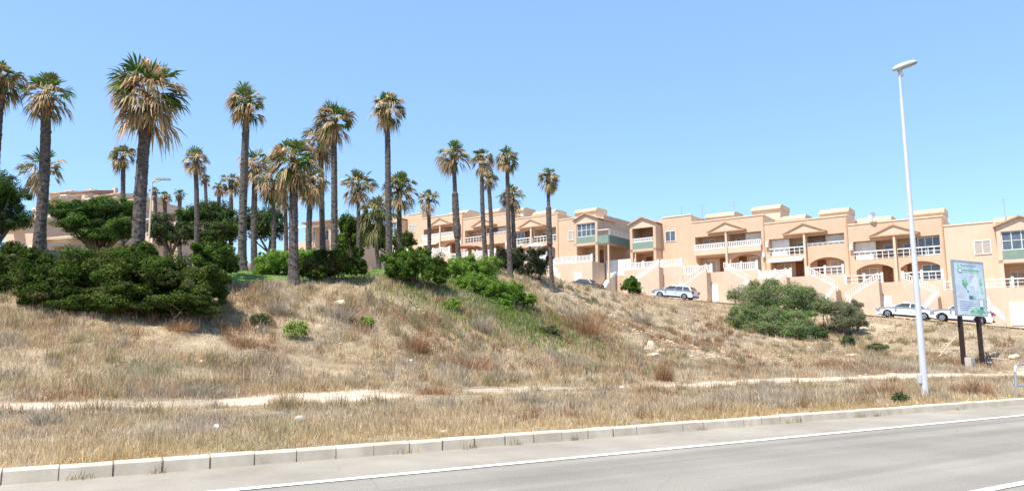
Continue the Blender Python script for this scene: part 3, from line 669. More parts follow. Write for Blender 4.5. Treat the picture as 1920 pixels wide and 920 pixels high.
# ------------------------------------------------------------------ peach terraced houses
TF, US, UF, LT, TOP = 3.55, 6.0, 6.2, 8.15, 9.9
def window(p, x0, x1, z0, z1, y, frame='white', pane='glass', bars=1, rail=0):
    f = MB(); t = .06
    f.box(x0, x1, y - .07, y, z0, z0 + t); f.box(x0, x1, y - .07, y, z1 - t, z1)
    f.box(x0, x0 + t, y - .07, y, z0 + t, z1 - t); f.box(x1 - t, x1, y - .07, y, z0 + t, z1 - t)
    for i in range(bars):
        xc = x0 + (x1 - x0) * (i + 1) / (bars + 1); f.box(xc - t / 2, xc + t / 2, y - .065, y, z0 + t, z1 - t)
    for i in range(rail):
        zc = z0 + (z1 - z0) * (i + 1) / (rail + 1); f.box(x0 + t, x1 - t, y - .06, y, zc - .025, zc + .025)
    o = f.build('window', frame, p)
    MB().box(x0 + t, x1 - t, y - .03, y - .01, z0 + t, z1 - t).build('pane', pane, o)
    return o
def door(p, x0, x1, z0, z1, y, m='wood', name='door'):
    d = MB().box(x0, x1, y - .06, y, z0, z1)
    for k in range(2): d.box(x0 + .12, x1 - .12, y - .085, y - .06, z0 + .15 + k * (z1 - z0) * .5, z0 + (z1 - z0) * (.42 + .5 * k))
    o = d.build(name, m, p)
    MB().box(x1 - .14, x1 - .08, y - .13, y - .06, z0 + .95, z0 + 1.08).build('handle', 'grey', o)
    return o
def garage(p, x0, x1, z0, z1, y):
    d = MB().box(x0, x1, y - .05, y, z0, z1)
    k = 5
    for i in range(k): d.box(x0 + .03, x1 - .03, y - .075, y - .05, z0 + (z1 - z0) * i / k + .03, z0 + (z1 - z0) * (i + 1) / k - .03)
    return d.build('garage_door', 'white', p)
def baluster(mb, x0, x1, y, z0, z1, kind, zs=None):        # railing from x0 to x1, may slope: zs = rise at x1
    zs = zs or 0; n = max(2, int(abs(x1 - x0) / .2)); sl = lambda x: zs * (x - x0) / (x1 - x0)
    def bar(za, zb, yy0, yy1): mb.prism([(x0, z0 + za), (x1, z0 + zs + za), (x1, z0 + zs + zb), (x0, z0 + zb)], y + yy0, y + yy1, 'y', 0)
    h = z1 - z0
    bar(h - .10, h, -.08, .08)
    if kind == 'bal':
        bar(0, .08, -.07, .07)
        for i in range(n + 1):
            x = x0 + (x1 - x0) * i / n; zz = z0 + sl(x)
            mb.box(x - .05, x + .05, y - .05, y + .05, zz + .05, zz + h - .08)
    elif kind == 'panel':
        bar(0, h - .10, -.05, .05)
    else:
        bar(h * .5, h * .5 + .04, -.02, .02); bar(.08, .12, -.02, .02)
        for i in range(int(n / 3) + 2):
            x = x0 + (x1 - x0) * i / (int(n / 3) + 1); zz = z0 + sl(x); mb.box(x - .03, x + .03, y - .03, y + .03, zz, zz + h - .08)
def stair(p, x0, z0, x1, z1, y0, y1, kind='bal'):
    n = max(4, int(abs(z1 - z0) / .18)); mb = MB()
    for i in range(n):
        xa = x0 + (x1 - x0) * i / n; xb = x0 + (x1 - x0) * (i + 1) / n; zt = z0 + (z1 - z0) * (i + 1) / n
        mb.box(xa, xb, y0 + .12, y1, -1.2, zt)
    mb.prism([(x0, -1.2), (x1, -1.2), (x1, z1 + .25), (x0, z0 + .25)], y0, y0 + .12, 'y')
    o = mb.build('staircase', 'peach2', p)
    r = MB(); baluster(r, x0, x1, y0 + .06, z0 + .25, z0 + .95, kind, z1 - z0); r.build('balustrade', 'stairrail', o)
    return o
def arch_panel(mb, x0, x1, zb, zt, xa, xb, zsp, zar, y0, y1, m=0):
    pts = [(x0, zb), (xa, zb), (xa, zsp)]
    if zar > zsp:
        for i in range(1, 10):
            t = i / 10; pts.append((xa + (xb - xa) * t, zsp + (zar - zsp) * math.sin(PI * t) ** .75))
    pts += [(xb, zsp), (xb, zb), (x1, zb), (x1, zt), (x0, zt)]
    mb.prism(pts, y0, y1, 'y', m)
def turret(p, x0, x1, y0, y1, z0, h, win=False):
    t = MB().box(x0, x1, y0, y1, z0, z0 + h)
    o = t.build('roof_turret', 'peach2' if not win else 'pink', p)
    r = MB().prism([(y0 - .22, z0 + h - .02), (y0 - .22, z0 + h + .07), (y0 + .40, z0 + h + .58), (y1 + .05, z0 + h + .58), (y1 + .05, z0 + h + .002)], x0 - .07, x1 + .07, 'x')
    r.build('roof', 'rooftile', o)
    if win: MB().box(x0 + .4, x1 - .4, y0 - .03, y0 + .02, z0 + .3, z0 + h - .25).build('shutter', 'shutter', o)
    return o
def antenna(p, x, y, z, h=2.2):
    mb = MB().tube([(x, y, z), (x, y, z + h)], .03, 5)
    mb.tube([(x - .6, y, z + h - .1), (x + .6, y, z + h - .1)], .02, 4)
    for i in range(6): mb.tube([(x - .55 + i * .22, y - .25, z + h - .1), (x - .55 + i * .22, y + .25, z + h - .1)], .012, 4)
    mb.tube([(x - .3, y, z + h - .5), (x + .3, y, z + h - .5)], .015, 4)
    return mb.build('antenna', 'grey', p)
GRP = 'peach terraced houses along the upper street'
def pair(label, a, left, right, turrets, ants=(), gar=(1, 1), stairs=('bal', 'bal'), terr=('bal', 'bal')):
    e = empty('terraced_house', fac(a, 0, street_z(a)), (0, 0, FROT), label, 'house', GRP); Wd = 4.3
    wl = MB().box(-Wd, Wd, 1.6, 10, -1.5, TOP)
    wl.box(-Wd, Wd, 0, 1.6, US, UF); wl.box(-Wd, Wd, 0, 1.6, LT, TOP); wl.box(-.15, .15, .3, 1.6, TF, US); wl.box(-.10, .10, .3, 1.6, UF, LT)
    for s, op in ((-1, left), (1, right)):
        x = lambda v: s * v
        pts0 = MB()
        arch_panel(pts0, .0, Wd, TF, US, .32, 3.75, 5.15 if op.get('arch') else 5.7, 5.72 if op.get('arch') else 5.7, 0, .3)
        if s < 0: pts0.flipx()
        wl.add(pts0.v, pts0.f)
        wl.box(x(3.75), x(Wd), .3, 1.6, TF, US); wl.box(x(3.9), x(Wd), 0, 1.6, UF, LT)
        if op['par'] == 'solid': wl.box(x(.1), x(3.9), 0, .16, UF, 7.05)
    wl.build('wall', 'peach', e)
    MB().box(-Wd, Wd, -.06, .4, TOP, TOP + .13).box(-Wd, Wd, .4, 10, TOP, TOP + .05).build('roof', 'cream', e)
    tw = MB().box(-Wd, Wd, -2.9, 1.6, -1.8, TF - .002); tw.build('terrace_wall', 'peach2', e)
    pd = MB().prism([(-2.15, 8.5), (2.15, 8.5), (0, 9.4)], -.5, -.002, 'y', 0)
    pd.prism([(-2.3, 8.5), (-2.15, 8.5), (0, 9.4), (2.15, 8.5), (2.3, 8.5), (0, 9.56)], -.62, -.002, 'y', 1); pd.box(-2.2, 2.2, -.58, -.002, 8.38, 8.5, 1)
    pd.build('pediment', ['peach2', 'trim'], e)
    MB().box(-.11, .11, -.5, -.3, TF, 8.38).build('pillar', 'peach2', e)
    for s, op, tr in ((-1, left, terr[0]), (1, right, terr[1])):
        X = lambda u, v: (min(s * u, s * v), max(s * u, s * v))
        x0, x1 = X(.14, 3.9)
        r = MB()
        if op['par'] == 'bal':
            baluster(r, x0, x1, -.28, UF + .35, 7.2, 'bal')
            MB().box(x0, x1, -.38, -.002, US - .1, UF + .35).build('balcony', 'peach2', e)
        elif op['par'] == 'solid': baluster(r, x0, x1, .08, 7.05, 7.35, 'rail')
        else: baluster(r, x0, x1, .1, UF, 7.1, op['par'])
        r.build('balcony_railing', 'white', e)
        w1 = X(2.0, 3.5); w2 = X(.5, 1.3)
        if op.get('encl'):
            window(e, *X(1.9, 3.85), 6.3, 8.1, .75, 'white', op['encl'], 2, 0)
        else:
            window(e, *w1, 6.25, 8.0, 1.6, 'white', op.get('pane', 'shutter'), 1)
        window(e, *w2, 7.0, 7.75, 1.6, 'white', 'glass', 0, 0)
        door(e, *X(.7, 1.6), TF, 5.6, 1.6, op.get('door', 'wood'))
        window(e, *X(2.0, 3.6), TF + .1, 5.5, 1.6, 'white', op.get('lpane', 'shutter'), 1)
        if op.get('awn'):
            MB().prism([(-.02, 5.95), (-.02, 5.75), (-1.1, 5.42), (-1.1, 5.62)], *X(.2, 3.9), 'x').build('awning', 'awning', e)
        tb = MB(); baluster(tb, *X(.9, 4.2), -2.8, TF, TF + .85, tr)
        for xx in (.9, 2.5, 4.2): tb.box(s * xx - .1, s * xx + .1, -2.9, -2.7, TF, TF + 1.0)
        tb.build('terrace_balustrade', 'white' if tr != 'panel' else 'stairrail', e)
        kd = stairs[0 if s < 0 else 1]
        stair(e, s * 3.9, 1.75, s * 1.0, TF - .05, -4.05, -2.91, kd)
        stair(e, s * 2.6, .2, s * 3.9, 1.75, -4.95, -4.06, 'panel')
        if gar[0 if s < 0 else 1]: garage(e, *X(.25, 2.3), .05 - s * .2, 2.15, -2.9) if False else garage(e, *X(.15, 1.0), .2, 2.2, -2.9)
    MB().tube([(4.22, -.06, TF), (4.22, -.06, TOP - .1)], .05, 6).build('downpipe', 'trim', e)
    ac = MB().box(3.98, 4.26 - .02, -.32, -.002, 5.15, 5.65) if abs(a) % 2 > 1 else MB().box(-4.2, -3.92, -.32, -.002, 7.3, 7.85)
    ac.build('air_conditioner', 'white', e)
    for t in turrets: turret(e, *t)
    for an in ants: antenna(e, *an)
    return e
def end_house(label, a, m, Wd=3.6, bayc=1.6, bayw=1.75, glazed=True, rail='bal', turrets=(), side=False, ants=(), terr='bal', wallm='peach', depth=10):
    # m = +1: bay at the right end, -1: mirrored
    e = empty('terraced_house', fac(a, 0, street_z(a)), (0, 0, FROT), label, 'house', GRP)
    def X(u, v): return (min(m * u, m * v), max(m * u, m * v))
    b0, b1 = bayc - bayw, bayc + bayw; yf = -1.5
    wl = MB().box(*X(-Wd, b0), 0, depth, -1.5, TOP).box(*X(b0, Wd), 1.4, depth, -1.5, TOP)
    for u in (b0, b1 - .35): wl.box(*X(u, u + .35), yf, yf + .4, TF, 8.75)
    wl.box(*X(b0, b0 + .2), yf + .4, 1.4, TF, 9.1); wl.box(*X(b1 - .2, b1), yf + .4, 1.4, UF, 9.1)
    if b1 < Wd: wl.box(*X(b1, Wd), .0, 1.4, -1.5, TOP)
    wl.box(*X(b0, b1), yf, 1.4, US - .15, UF - .05)
    gb = MB().prism([(m * b0, 8.75), (m * b1, 8.75), (m * b1, 9.2), (m * bayc, 9.95), (m * b0, 9.2)], yf, yf + .4, 'y', 0)
    wl.build('wall', wallm, e)
    gb.build('gable', 'peach2', e)
    rf = MB().prism([(m * (b0 - .2), 9.15), (m * (b0 - .2), 9.28), (m * bayc, 10.12), (m * (b1 + .2), 9.28), (m * (b1 + .2), 9.15), (m * bayc, 9.97)], yf - .25, 3.0, 'y', 0)
    rf.build('gable_roof', 'trim', e)
    MB().box(*X(-Wd, b0 - .25), -.06, .4, TOP, TOP + .13).box(*X(-Wd, Wd), 3.1, depth, TOP, TOP + .06).build('roof', 'cream', e)
    MB().box(*X(b0 + .36, b1 - .36), yf + .04, yf + .2, UF - .05, 7.0).build('green_panel', 'green', e)
    if glazed: window(e, *X(b0 + .36, b1 - .36), 7.03, 8.74, yf + .22, 'white', 'glass', 3, 1)
    else:
        r = MB(); baluster(r, *X(b0 + .36, b1 - .36), yf + .12, 7.0, 7.5, rail); r.build('balcony_railing', 'white', e)
        window(e, *X(bayc - 1.0, bayc + .1), 6.3, 8.2, 1.4, 'white', 'shutter', 1); window(e, *X(bayc + .3, bayc + 1.0), 6.9, 8.0, 1.4, 'white', 'glass', 0)
    window(e, *X(b0 - 1.9, b0 - .55), 6.95, 8.25, 0, 'white', 'shutter' if glazed else 'glass', 1)
    door(e, *X(bayc + .2, bayc + 1.05), TF, 5.5, 1.4); window(e, *X(bayc - 1.2, bayc - .1), TF + .8, 5.3, 1.4, 'white', 'shutter', 1)
    MB().box(*X(-Wd, Wd), -3.0, 1.4, -1.8, TF - .002).build('terrace_wall', 'peach2', e)
    tb = MB(); x0, x1 = X(-Wd + .1, Wd - .1); baluster(tb, x0, x1, -2.85, TF, TF + .8, terr)
    for i in range(4): xx = x0 + (x1 - x0) * i / 3; tb.box(xx - .1, xx + .1, -2.95, -2.75, TF, TF + .95)
    tb.build('terrace_balustrade', 'white', e)
    stair(e, m * (Wd - 4.4), 1.7, m * (Wd - 6.8), TF - .05, -4.1, -3.01, 'panel') if m > 0 else stair(e, -1.6, 1.7, 1.4, TF - .05, -4.1, -3.01, 'panel')
    stair(e, -.2 if m < 0 else .6, .2, -1.6 if m < 0 else -.8, 1.7, -5.0, -4.11, 'panel')
    garage(e, *X(.9, 2.0), .2, 2.2, -3.0)
    if side:
        sb = MB().box(*X(Wd, Wd + 1.5), -1.4, 6.0, US - .1, UF - .05); sb.build('side_balcony', 'peach2', e)
        g = MB().box(*X(Wd + 1.5, Wd + 1.6), -1.4, 6.0, US - .1, 6.95).box(*X(Wd, Wd + 1.5), -1.5, -1.4, US - .1, 6.95); g.build('green_panel', 'green', e)
        r = MB()
        for yy in np.arange(-1.3, 5.9, .35): r.box(*X(Wd + 1.52, Wd + 1.58), yy - .03, yy + .03, 6.95, 7.6)
        r.box(*X(Wd + 1.5, Wd + 1.6), -1.4, 6.0, 7.6, 7.7); r.box(*X(Wd, Wd + 1.5), -1.49, -1.41, 7.6, 7.7); r.build('balcony_railing', 'white', e)
        MB().box(*X(Wd + 1.3, Wd + 1.5), -1.38, -1.18, -1.5, US - .1).build('pillar', 'peach2', e)
    for t in turrets: turret(e, *t)
    for an in ants: antenna(e, *an)
    return e
# right block
hF = end_house('left end house of the right block with open green fronted balcony under a gable', -21.2, -1, 3.8, 1.9, 1.75, glazed=False, ants=((.8, 4, TOP, 2.0),), terr='bal')
hA = pair('pair of peach houses with white balustrades right of the white estate car', -13.1, {'par': 'bal', 'encl': None, 'pane': 'shutter'}, {'par': 'bal', 'encl': 'awning', 'arch': 1},
     [(-3.9, -.4, 3.5, 6.5, TOP, 1.0, True), (1.6, 4.9, 4.0, 7.5, TOP, 1.3)], ants=((-3.95, 2.6, TOP, 2.6), (-.2, 3.2, TOP, 2.6)), gar=(1, 0))
hB = pair('pair of peach houses behind the big wild shrub, with cream awning on its left porch', -4.5, {'par': 'rail', 'encl': 'whitewall', 'awn': 1}, {'par': 'solid', 'encl': 'awning', 'arch': 1},
     [(-4.2, -1.0, 4.0, 7.0, TOP, .85, True), (.6, 3.6, 4.0, 7.0, TOP, 1.1)], terr=('panel', 'rail'), gar=(0, 0))
hC = pair('pair of peach houses behind the tall street lamp, satellite dish on its parapet', 4.1, {'par': 'rail', 'encl': 'awning', 'arch': 1}, {'par': 'rail', 'encl': 'glass', 'arch': 1, 'lpane': 'glass'},
     [(-4.1, -.9, 4.0, 7.0, TOP, .75, True), (.8, 4.0, 4.0, 7.0, TOP, 1.0)], terr=('rail', 'rail'), gar=(1, 0))
ds = MB(); cdir = Vector((-.35, -.85, .35)).normalized()
ds.add([Vector((-1.9, -.25, TOP + .75)) + (cdir.orthogonal().normalized() * math.cos(q) + cdir.cross(cdir.orthogonal().normalized()) * math.sin(q)) * .42 for q in [2 * PI * i / 16 for i in range(16)]] + [Vector((-1.9, -.25, TOP + .75)) - cdir * .1],
       [(i, (i + 1) % 16, 16) for i in range(16)]); ds.tube([(-1.9, -.15, TOP + .1), (-1.9, -.15, TOP + .7)], .03, 6); ds.build('satellite_dish', 'grey', hC)
hD = end_house('right end house behind the billboard with glazed balcony under a gable', 12.3, 1, 4.0, 2.2, 1.85, glazed=True, turrets=[(0, 3.5, 4.5, 7.5, TOP, .55)], ants=((.9, 4.2, TOP, 2.8),), terr='rail', wallm='peach2')
pair('pair of peach houses outside the right edge of the photo', 20.7, {'par': 'bal'}, {'par': 'bal', 'arch': 1}, [(-3.9, -.4, 3.5, 6.5, TOP, 1.0)])
# left block
end_house('right end house of the left block with glazed balcony and green side balcony', -32.9, 1, 3.5, 1.7, 1.75, glazed=True, turrets=[(-3.4, 0, 4, 7, TOP, 1.5)], side=True, ants=())
pair('peach houses behind the lone slim palm, white parasol on their terrace', -40.7, {'par': 'rail', 'encl': 'glass'}, {'par': 'rail', 'arch': 1}, [(-2.8, 1.0, 4, 7, TOP, 1.1)])
pair('peach houses behind the close pair of palms, brick red parasol on their terrace', -49.3, {'par': 'rail', 'arch': 1}, {'par': 'solid', 'encl': 'awning'}, [(-4, -.6, 4, 7, TOP, 1.4), (1.4, 4, 4, 7, TOP, 1.0)])
pair('peach houses at the left end of the left block with a cream awning', -57.9, {'par': 'bal', 'awn': 1}, {'par': 'bal', 'arch': 1}, [(-2.2, 1.6, 4, 7, TOP, .9)])
end_house('left end house of the left block, partly hidden by drooping palms', -65.6, -1, 3.4, 1.6, 1.6, glazed=True)

def parasol(label, a, o, z, cloth, R=1.5):
    e = empty('parasol', fac(a, o, z), (0, 0, FROT), label, 'parasol')
    mb = MB(); n = 10; vs = [(0, 0, 2.35)] + [(R * math.cos(2*PI*i/n), R * math.sin(2*PI*i/n), 1.9) for i in range(n)] + [(R * math.cos(2*PI*i/n), R * math.sin(2*PI*i/n), 1.72) for i in range(n)]
    mb.add(vs, [(0, 1 + i, 1 + (i + 1) % n) for i in range(n)] + [(1 + i, n + 1 + i, n + 1 + (i + 1) % n, 1 + (i + 1) % n) for i in range(n)])
    mb.build('canopy', cloth, e); MB().tube([(0, 0, 0), (0, 0, 2.4)], .025, 6).build('pole', 'grey', e); MB().tube([(0, 0, 0), (0, 0, .1)], .25, 10).build('base', 'concrete', e)
parasol('white parasol on the terrace behind the lone slim palm', -38.9, 1.9, street_z(-40.7) + TF, 'whitewall', 1.3)
parasol('brick red parasol on the terrace left of the close pair of palms', -51.5, 1.8, street_z(-49.3) + TF, 'umb', 1.4)

# white garden wall and stair between the blocks
e = empty('garden_wall', fac(-27.2, -.5, street_z(-27.2)), (0, 0, FROT), 'white garden wall joining the two house blocks', 'wall')
MB().box(-2.15, 2.0, -.1, .15, 2.6, 4.6).build('wall', 'whitewall', e); MB().box(-2.15, 2.0, -.2, 1.5, -1, 2.598).build('plinth', 'peach', e)
st = MB()
for i in range(10): st.box(-2.1, -.9, -3.4 + i * .32, -.21, -1, .1 + i * .22)
st.build('stairs', 'whitewall', e); MB().prism([(-3.6, .3), (-3.6, -.8), (-.21, -.8), (-.21, 3.1)], -.9, -.75, 'x').build('stair_parapet', 'whitewall', e)

# ------------------------------------------------------------------ hillside houses behind the trees at left
def hill_house(label, px, py_top, Y, wpx, h, rot, roofm='brownroof', wallm='peach', nwin=3, kind='flat', step=0):
    t = at(px, py_top, Y); wd = wpx * Y / FPX; base = Vector((t.x, t.y, t.z - h))
    gz = G(t.x, t.y); dh = max(0, base.z - gz) + 1.5
    e = empty('hillside_house', (t.x, t.y, min(base.z, gz)), (0, 0, rot), label, 'house'); z0 = base.z - e.location.z
    wl = MB().box(-wd / 2, wd / 2, 0, 8, -1.5, z0 + h - 1.2)
    if step: wl.box(-wd / 2 + wd * .1, wd * .1, -.0 + 2, 7, z0 + h - 1.2, z0 + h - .2)
    wl.build('wall', wallm, e)
    r = MB()
    if kind == 'gable': r.prism([(-.4, z0 + h - 1.2), (8.4, z0 + h - 1.2), (4, z0 + h)], -wd / 2 - .3, wd / 2 + .3, 'x')
    else:
        r.prism([(-.5, z0 + h - 1.2), (-.5, z0 + h - 1.02), (4, z0 + h), (4, z0 + h - 1.19)], -wd / 2 - .2, wd / 2 + .2, 'x'); r.box(-wd / 2 - .05, wd / 2 + .05, 4.01, 8, z0 + h - 1.19, z0 + h - .9)
    r.build('roof', roofm, e)
    for i in range(nwin):
        xc = -wd / 2 + wd * (i + .5) / nwin
        window(e, xc - .6, xc + .6, z0 + h - 3.4, z0 + h - 2.1, 0, 'white', 'glass', 1); window(e, xc - .6, xc + .6, z0 + h - 6.2, z0 + h - 4.8, 0, 'white', 'shutter', 1)
    if nwin != 1:                                           # lower front volume with a dark porch
        f = MB().box(-wd * .5, wd * .12, -3, -.002, -1.5, z0 + h - 4.6).box(-wd * .5, wd * .12, -3, -2.8, z0 + h - 4.6, z0 + h - 3.9); f.build('front_terrace', 'peach2', e)
        MB().prism([(-2.9, z0 + h - 2.2), (-.02, z0 + h - 1.75), (-.02, z0 + h - 1.6), (-2.9, z0 + h - 2.05)], -wd * .3, wd * .05, 'x').build('awning', 'awning', e)
        for xx in (-wd * .3, wd * .05): MB().box(xx - .08, xx + .08, -2.78, -2.6, z0 + h - 4.6, z0 + h - 2.2).build('pillar', 'peach', e)
    MB().box(wd * .2, wd * .2 + .6, 5, 5.6, z0 + h - .9, z0 + h + .7).build('chimney', 'peach2', e)
    return e
hill_house('pale peach house wall right of the left edge tree', 45, 392, 66, 70, 9, -.2, 'rooftile', 'peach2', 0)
hill_house('peach house with brown roof behind the leaning dark palm', 128, 364, 80, 90, 10, -.3, 'brownroof', 'peach', 3)
hill_house('long low peach house just above the dark fence at left', 130, 424, 62, 110, 6, -.25, 'rooftile', 'peach', 4)
hill_house('distant pale house on the hill crest, leftmost', 112, 350, 118, 44, 9, -.3, 'rooftile', 'peach2', 2, step=1)
hill_house('distant house on the hill crest with a dark chimney', 155, 348, 112, 46, 9, -.3, 'brownroof', 'pink', 2, step=1)
hill_house('distant peach house on the hill crest left of the thin palm', 200, 354, 110, 48, 9, -.35, 'rooftile', 'peach', 2, step=1)
hill_house('distant peach house on the hill crest behind the tallest thick palm', 252, 362, 108, 50, 9, -.35, 'rooftile', 'peach2', 3)
for i, (px, py, Y, wp, lab) in enumerate([(92, 362, 104, 26, 'small roofed house low on the hill just right of the leaning dark palm'), (132, 356, 122, 24, 'small distant house on the hill between the two leftmost crest houses'), (176, 360, 100, 24, 'small house in front of the dark chimney house on the hill'),
        (222, 358, 125, 24, 'small distant house on the hill crest right of the thin palm'), (228, 372, 99, 26, 'small house low on the hill behind the thin palm'), (160, 368, 96, 28, 'small brown roofed house low on the hill above the umbrella tree')]):
    hill_house(lab, px, py, Y, wp, 8, -.35 + .1 * (i % 3), 'brownroof' if i % 2 else 'rooftile', ('peach', 'pink', 'cream')[i % 3], 1, kind='gable' if i in (2, 5) else 'flat', step=i % 2)
hill_house('low brown roofed house behind the three tiny distant palms', 318, 388, 98, 80, 8, -.4, 'brownroof', 'pink', 3)
hill_house('peach house with brown roof seen between trunks in the middle of the grove', 612, 398, 84, 100, 10, -.45, 'brownroof', 'peach', 3)

# dark boundary fence behind the hedge
p0 = at(-60, 470, 42); p1 = at(185, 470, 42); z0, z1 = 7.55, 7.05
e = empty('boundary_fence', (p0.x, 42, G(p0.x, 42)), (0, 0, 0), 'dark slatted boundary fence behind the hedge at left', 'fence'); dx = p1.x - p0.x
zz0 = z0 - e.location.z; zz1 = z1 - e.location.z
pan = MB()
for k in range(12):
    o = k * .16; pan.prism([(0, zz0 - o - .14), (dx, zz1 - o - .14), (dx, zz1 - o), (0, zz0 - o)], -.03, .03, 'y')
pan.build('slat_panel', 'fence', e)
for i in range(6):
    x = dx * i / 5; zt = zz0 + (zz1 - zz0) * i / 5; MB().box(x - .05, x + .05, .035, .13, G(p0.x + x, 42) - e.location.z - .2, zt + .05).build('post', 'fence', e)

# ------------------------------------------------------------------ street lamps
lb = ground_at(1735, 743, 12, 25)
e = empty('street_lamp', lb, (0, 0, 0), 'tall white tapered street lamp beside the kerb', 'street lamp')
top = at(1684, 132, lb.y); hh = top.z - lb.z
mb = MB(); mb.tube([(0, 0, -.2), (0, 0, 1.3), (0, 0, hh - .9)], [.098, .088, .046], 20); mb.tube([(0, 0, hh - .9), (0, 0, hh)], [.036, .034], 14); mb.build('pole', 'lamp', e, smooth=False)
ba = MB().box(-.2, .2, -.2, .2, -.1, .02); ba.build('base_plate', 'grey', e)
MB().box(-.17, -.08, -.06, .06, .36, .62).build('junction_box', 'lamp', e, bevel=.015)
hd = empty('lamp_head', (0, 0, hh), (0, 0, math.radians(14))); hd.parent = e
hd.rotation_euler = (math.radians(-8), -math.radians(21), math.radians(12))
secs = [(-.17, .06, .06), (-.09, .10, .10), (.10, .135, .125), (.38, .14, .125), (.57, .125, .10), (.68, .08, .05)]
vs = []; fs = []; n = 12
for x, rw, rh in secs:
    for k in range(n):
        q = 2 * PI * k / n; zz = math.sin(q) * rh; vs.append((x, math.cos(q) * rw, .06 + (zz if zz > 0 else zz * .35)))
for i in range(len(secs) - 1):
    for k in range(n): fs.append((i*n+k, i*n+(k+1)%n, (i+1)*n+(k+1)%n, (i+1)*n+k))
fs += [tuple(range(n)), tuple(range((len(secs)-1)*n, len(secs)*n))]
MB().add(vs, fs).build('housing', 'lamphead', hd, smooth=True)
MB().box(.12, .56, -.095, .095, .0, .03).build('lens', 'lens', hd, bevel=.01)
MB().box(.56, .66, -.06, .06, .015, .05).build('vent', 'blacktrim', hd)
MB().tube([(0, 0, -.22), (0, 0, .04)], [.055, .06], 12).build('collar', 'grey', hd)

b = at(279, 470, 46); base = Vector((b.x, b.y, G(b.x, b.y)))
e = empty('street_lamp', base, (0, 0, 0), 'slim beige twin head street lamp among the palms', 'street lamp'); tp = at(285, 342, 46) - base
MB().tube([(0, 0, -.1), (tp.x, 0, tp.z)], [.075, .045], 8).build('pole', 'cream', e)
MB().tube([(tp.x, 0, tp.z), (tp.x + .35, -.2, tp.z + .15)], .035, 6).tube([(tp.x, 0, tp.z), (tp.x + .45, .3, tp.z + .22)], .035, 6).build('arm', 'cream', e)
for ox, oy, oz in ((.35, -.2, .15), (.45, .3, .26)):
    MB().prism([(0, 0), (.1, .1), (.5, .1), (.62, .02), (.5, -.03)], -.12, .12, 'y').build('lamp_head', 'grey', e, loc=(tp.x + ox, oy, tp.z + oz))

# ------------------------------------------------------------------ billboard
L0 = at(1793, 592, 43.5); R0 = at(1851, 593, 44.9); bz = (L0.z + R0.z) / 2
cx, cy = (L0.x + R0.x) / 2, (L0.y + R0.y) / 2; bw = math.hypot(R0.x - L0.x, R0.y - L0.y); br = math.atan2(R0.y - L0.y, R0.x - L0.x)
gb = G(cx, cy); ht = at(1785, 487, 43.5).z - L0.z
e = empty('billboard', (cx, cy, gb), (0, 0, br), 'pale blue advertising billboard on two dark posts beside the path', 'billboard'); zb = bz - gb; hw = bw / 2
fr = MB(); t = .09
fr.box(-hw, hw, -.055, .085, zb, zb + t); fr.box(-hw, hw, -.055, .085, zb + ht - t, zb + ht); fr.box(-hw, -hw + t, -.055, .085, zb + t, zb + ht - t); fr.box(hw - t, hw, -.055, .085, zb + t, zb + ht - t)
fr.box(-hw + t, hw - t, 0, .08, zb + t, zb + ht - t); fr.build('frame', 'grey', e)
po = MB().box(-hw + t, hw - t, -.04, -.002, zb + t, zb + ht - t, 0)
ys = -.046; PW = bw - 2 * t; PH = ht - 2 * t
def pq(u0, v0, u1, v1, m, k=0):       # printed patch, u right 0..1, v down 0..1
    po.box(-hw + t + u0 * PW, -hw + t + u1 * PW, -.043 - .003 * k, -.0405, zb + t + (1 - v1) * PH, zb + t + (1 - v0) * PH, m)
def pdisc(u, v, ru, rv, m, k=0, n=14, wob=0):
    c = [(-hw + t + (u + ru * math.cos(2*PI*i/n) * (1 + wob * math.sin(i * 2.3))) * PW for i in range(n))]
    pts = [(-hw + t + (u + ru * math.cos(2*PI*i/n) * (1 + wob * math.sin(i * 2.3))) * PW, zb + t + (1 - v - rv * math.sin(2*PI*i/n) * (1 + wob * math.cos(i * 1.7))) * PH) for i in range(n)]
    po.prism(pts, -.043 - .003 * k, -.0405, 'y', m)
pdisc(.15, .07, .05, .035, 2, 1, wob=.3); pq(.22, .05, .78, .075, 5); pq(.26, .085, .66, .10, 2)
pdisc(.20, .165, .085, .055, 1, 1); pdisc(.20, .165, .055, .035, 6, 2); pq(.31, .14, .86, .165, 1); pq(.31, .18, .86, .20, 2); pq(.30, .225, .80, .24, 6)
pdisc(.33, .40, .09, .085, 1, 1, wob=.25); pdisc(.35, .36, .06, .045, 2, 2, wob=.3); pq(.36, .47, .39, .54, 1); pdisc(.42, .56, .03, .02, 3, 1)
pdisc(.16, .63, .11, .05, 7, 1, wob=.2); pdisc(.70, .40, .14, .12, 6, 1, wob=.3); pdisc(.88, .38, .06, .10, 2, 1, wob=.35); pdisc(.90, .55, .05, .07, 2, 1, wob=.35)
pq(.44, .64, .58, .71, 3, 1); pq(.59, .64, .68, .71, 2, 1)
for v, u1 in ((.745, .58), (.785, .66), (.825, .60), (.865, .46), (.905, .36)): pq(.10, v, u1, v + .02, 5)
pq(.76, .69, .93, .87, 5, 1); pq(.785, .71, .905, .85, 6, 2); pdisc(.84, .87, .06, .03, 3, 3)
pdisc(.62, .92, .16, .055, 2, 1, wob=.25); pdisc(.80, .94, .17, .05, 1, 2, wob=.3); pdisc(.50, .955, .09, .03, 2, 1, wob=.3); pdisc(.95, .80, .03, .10, 2, 1, wob=.3)
po.build('poster', ['poster', 'pgreen', 'plgreen', 'pdark', 'post', 'pgrey', 'pwhite', 'ppink'], e)
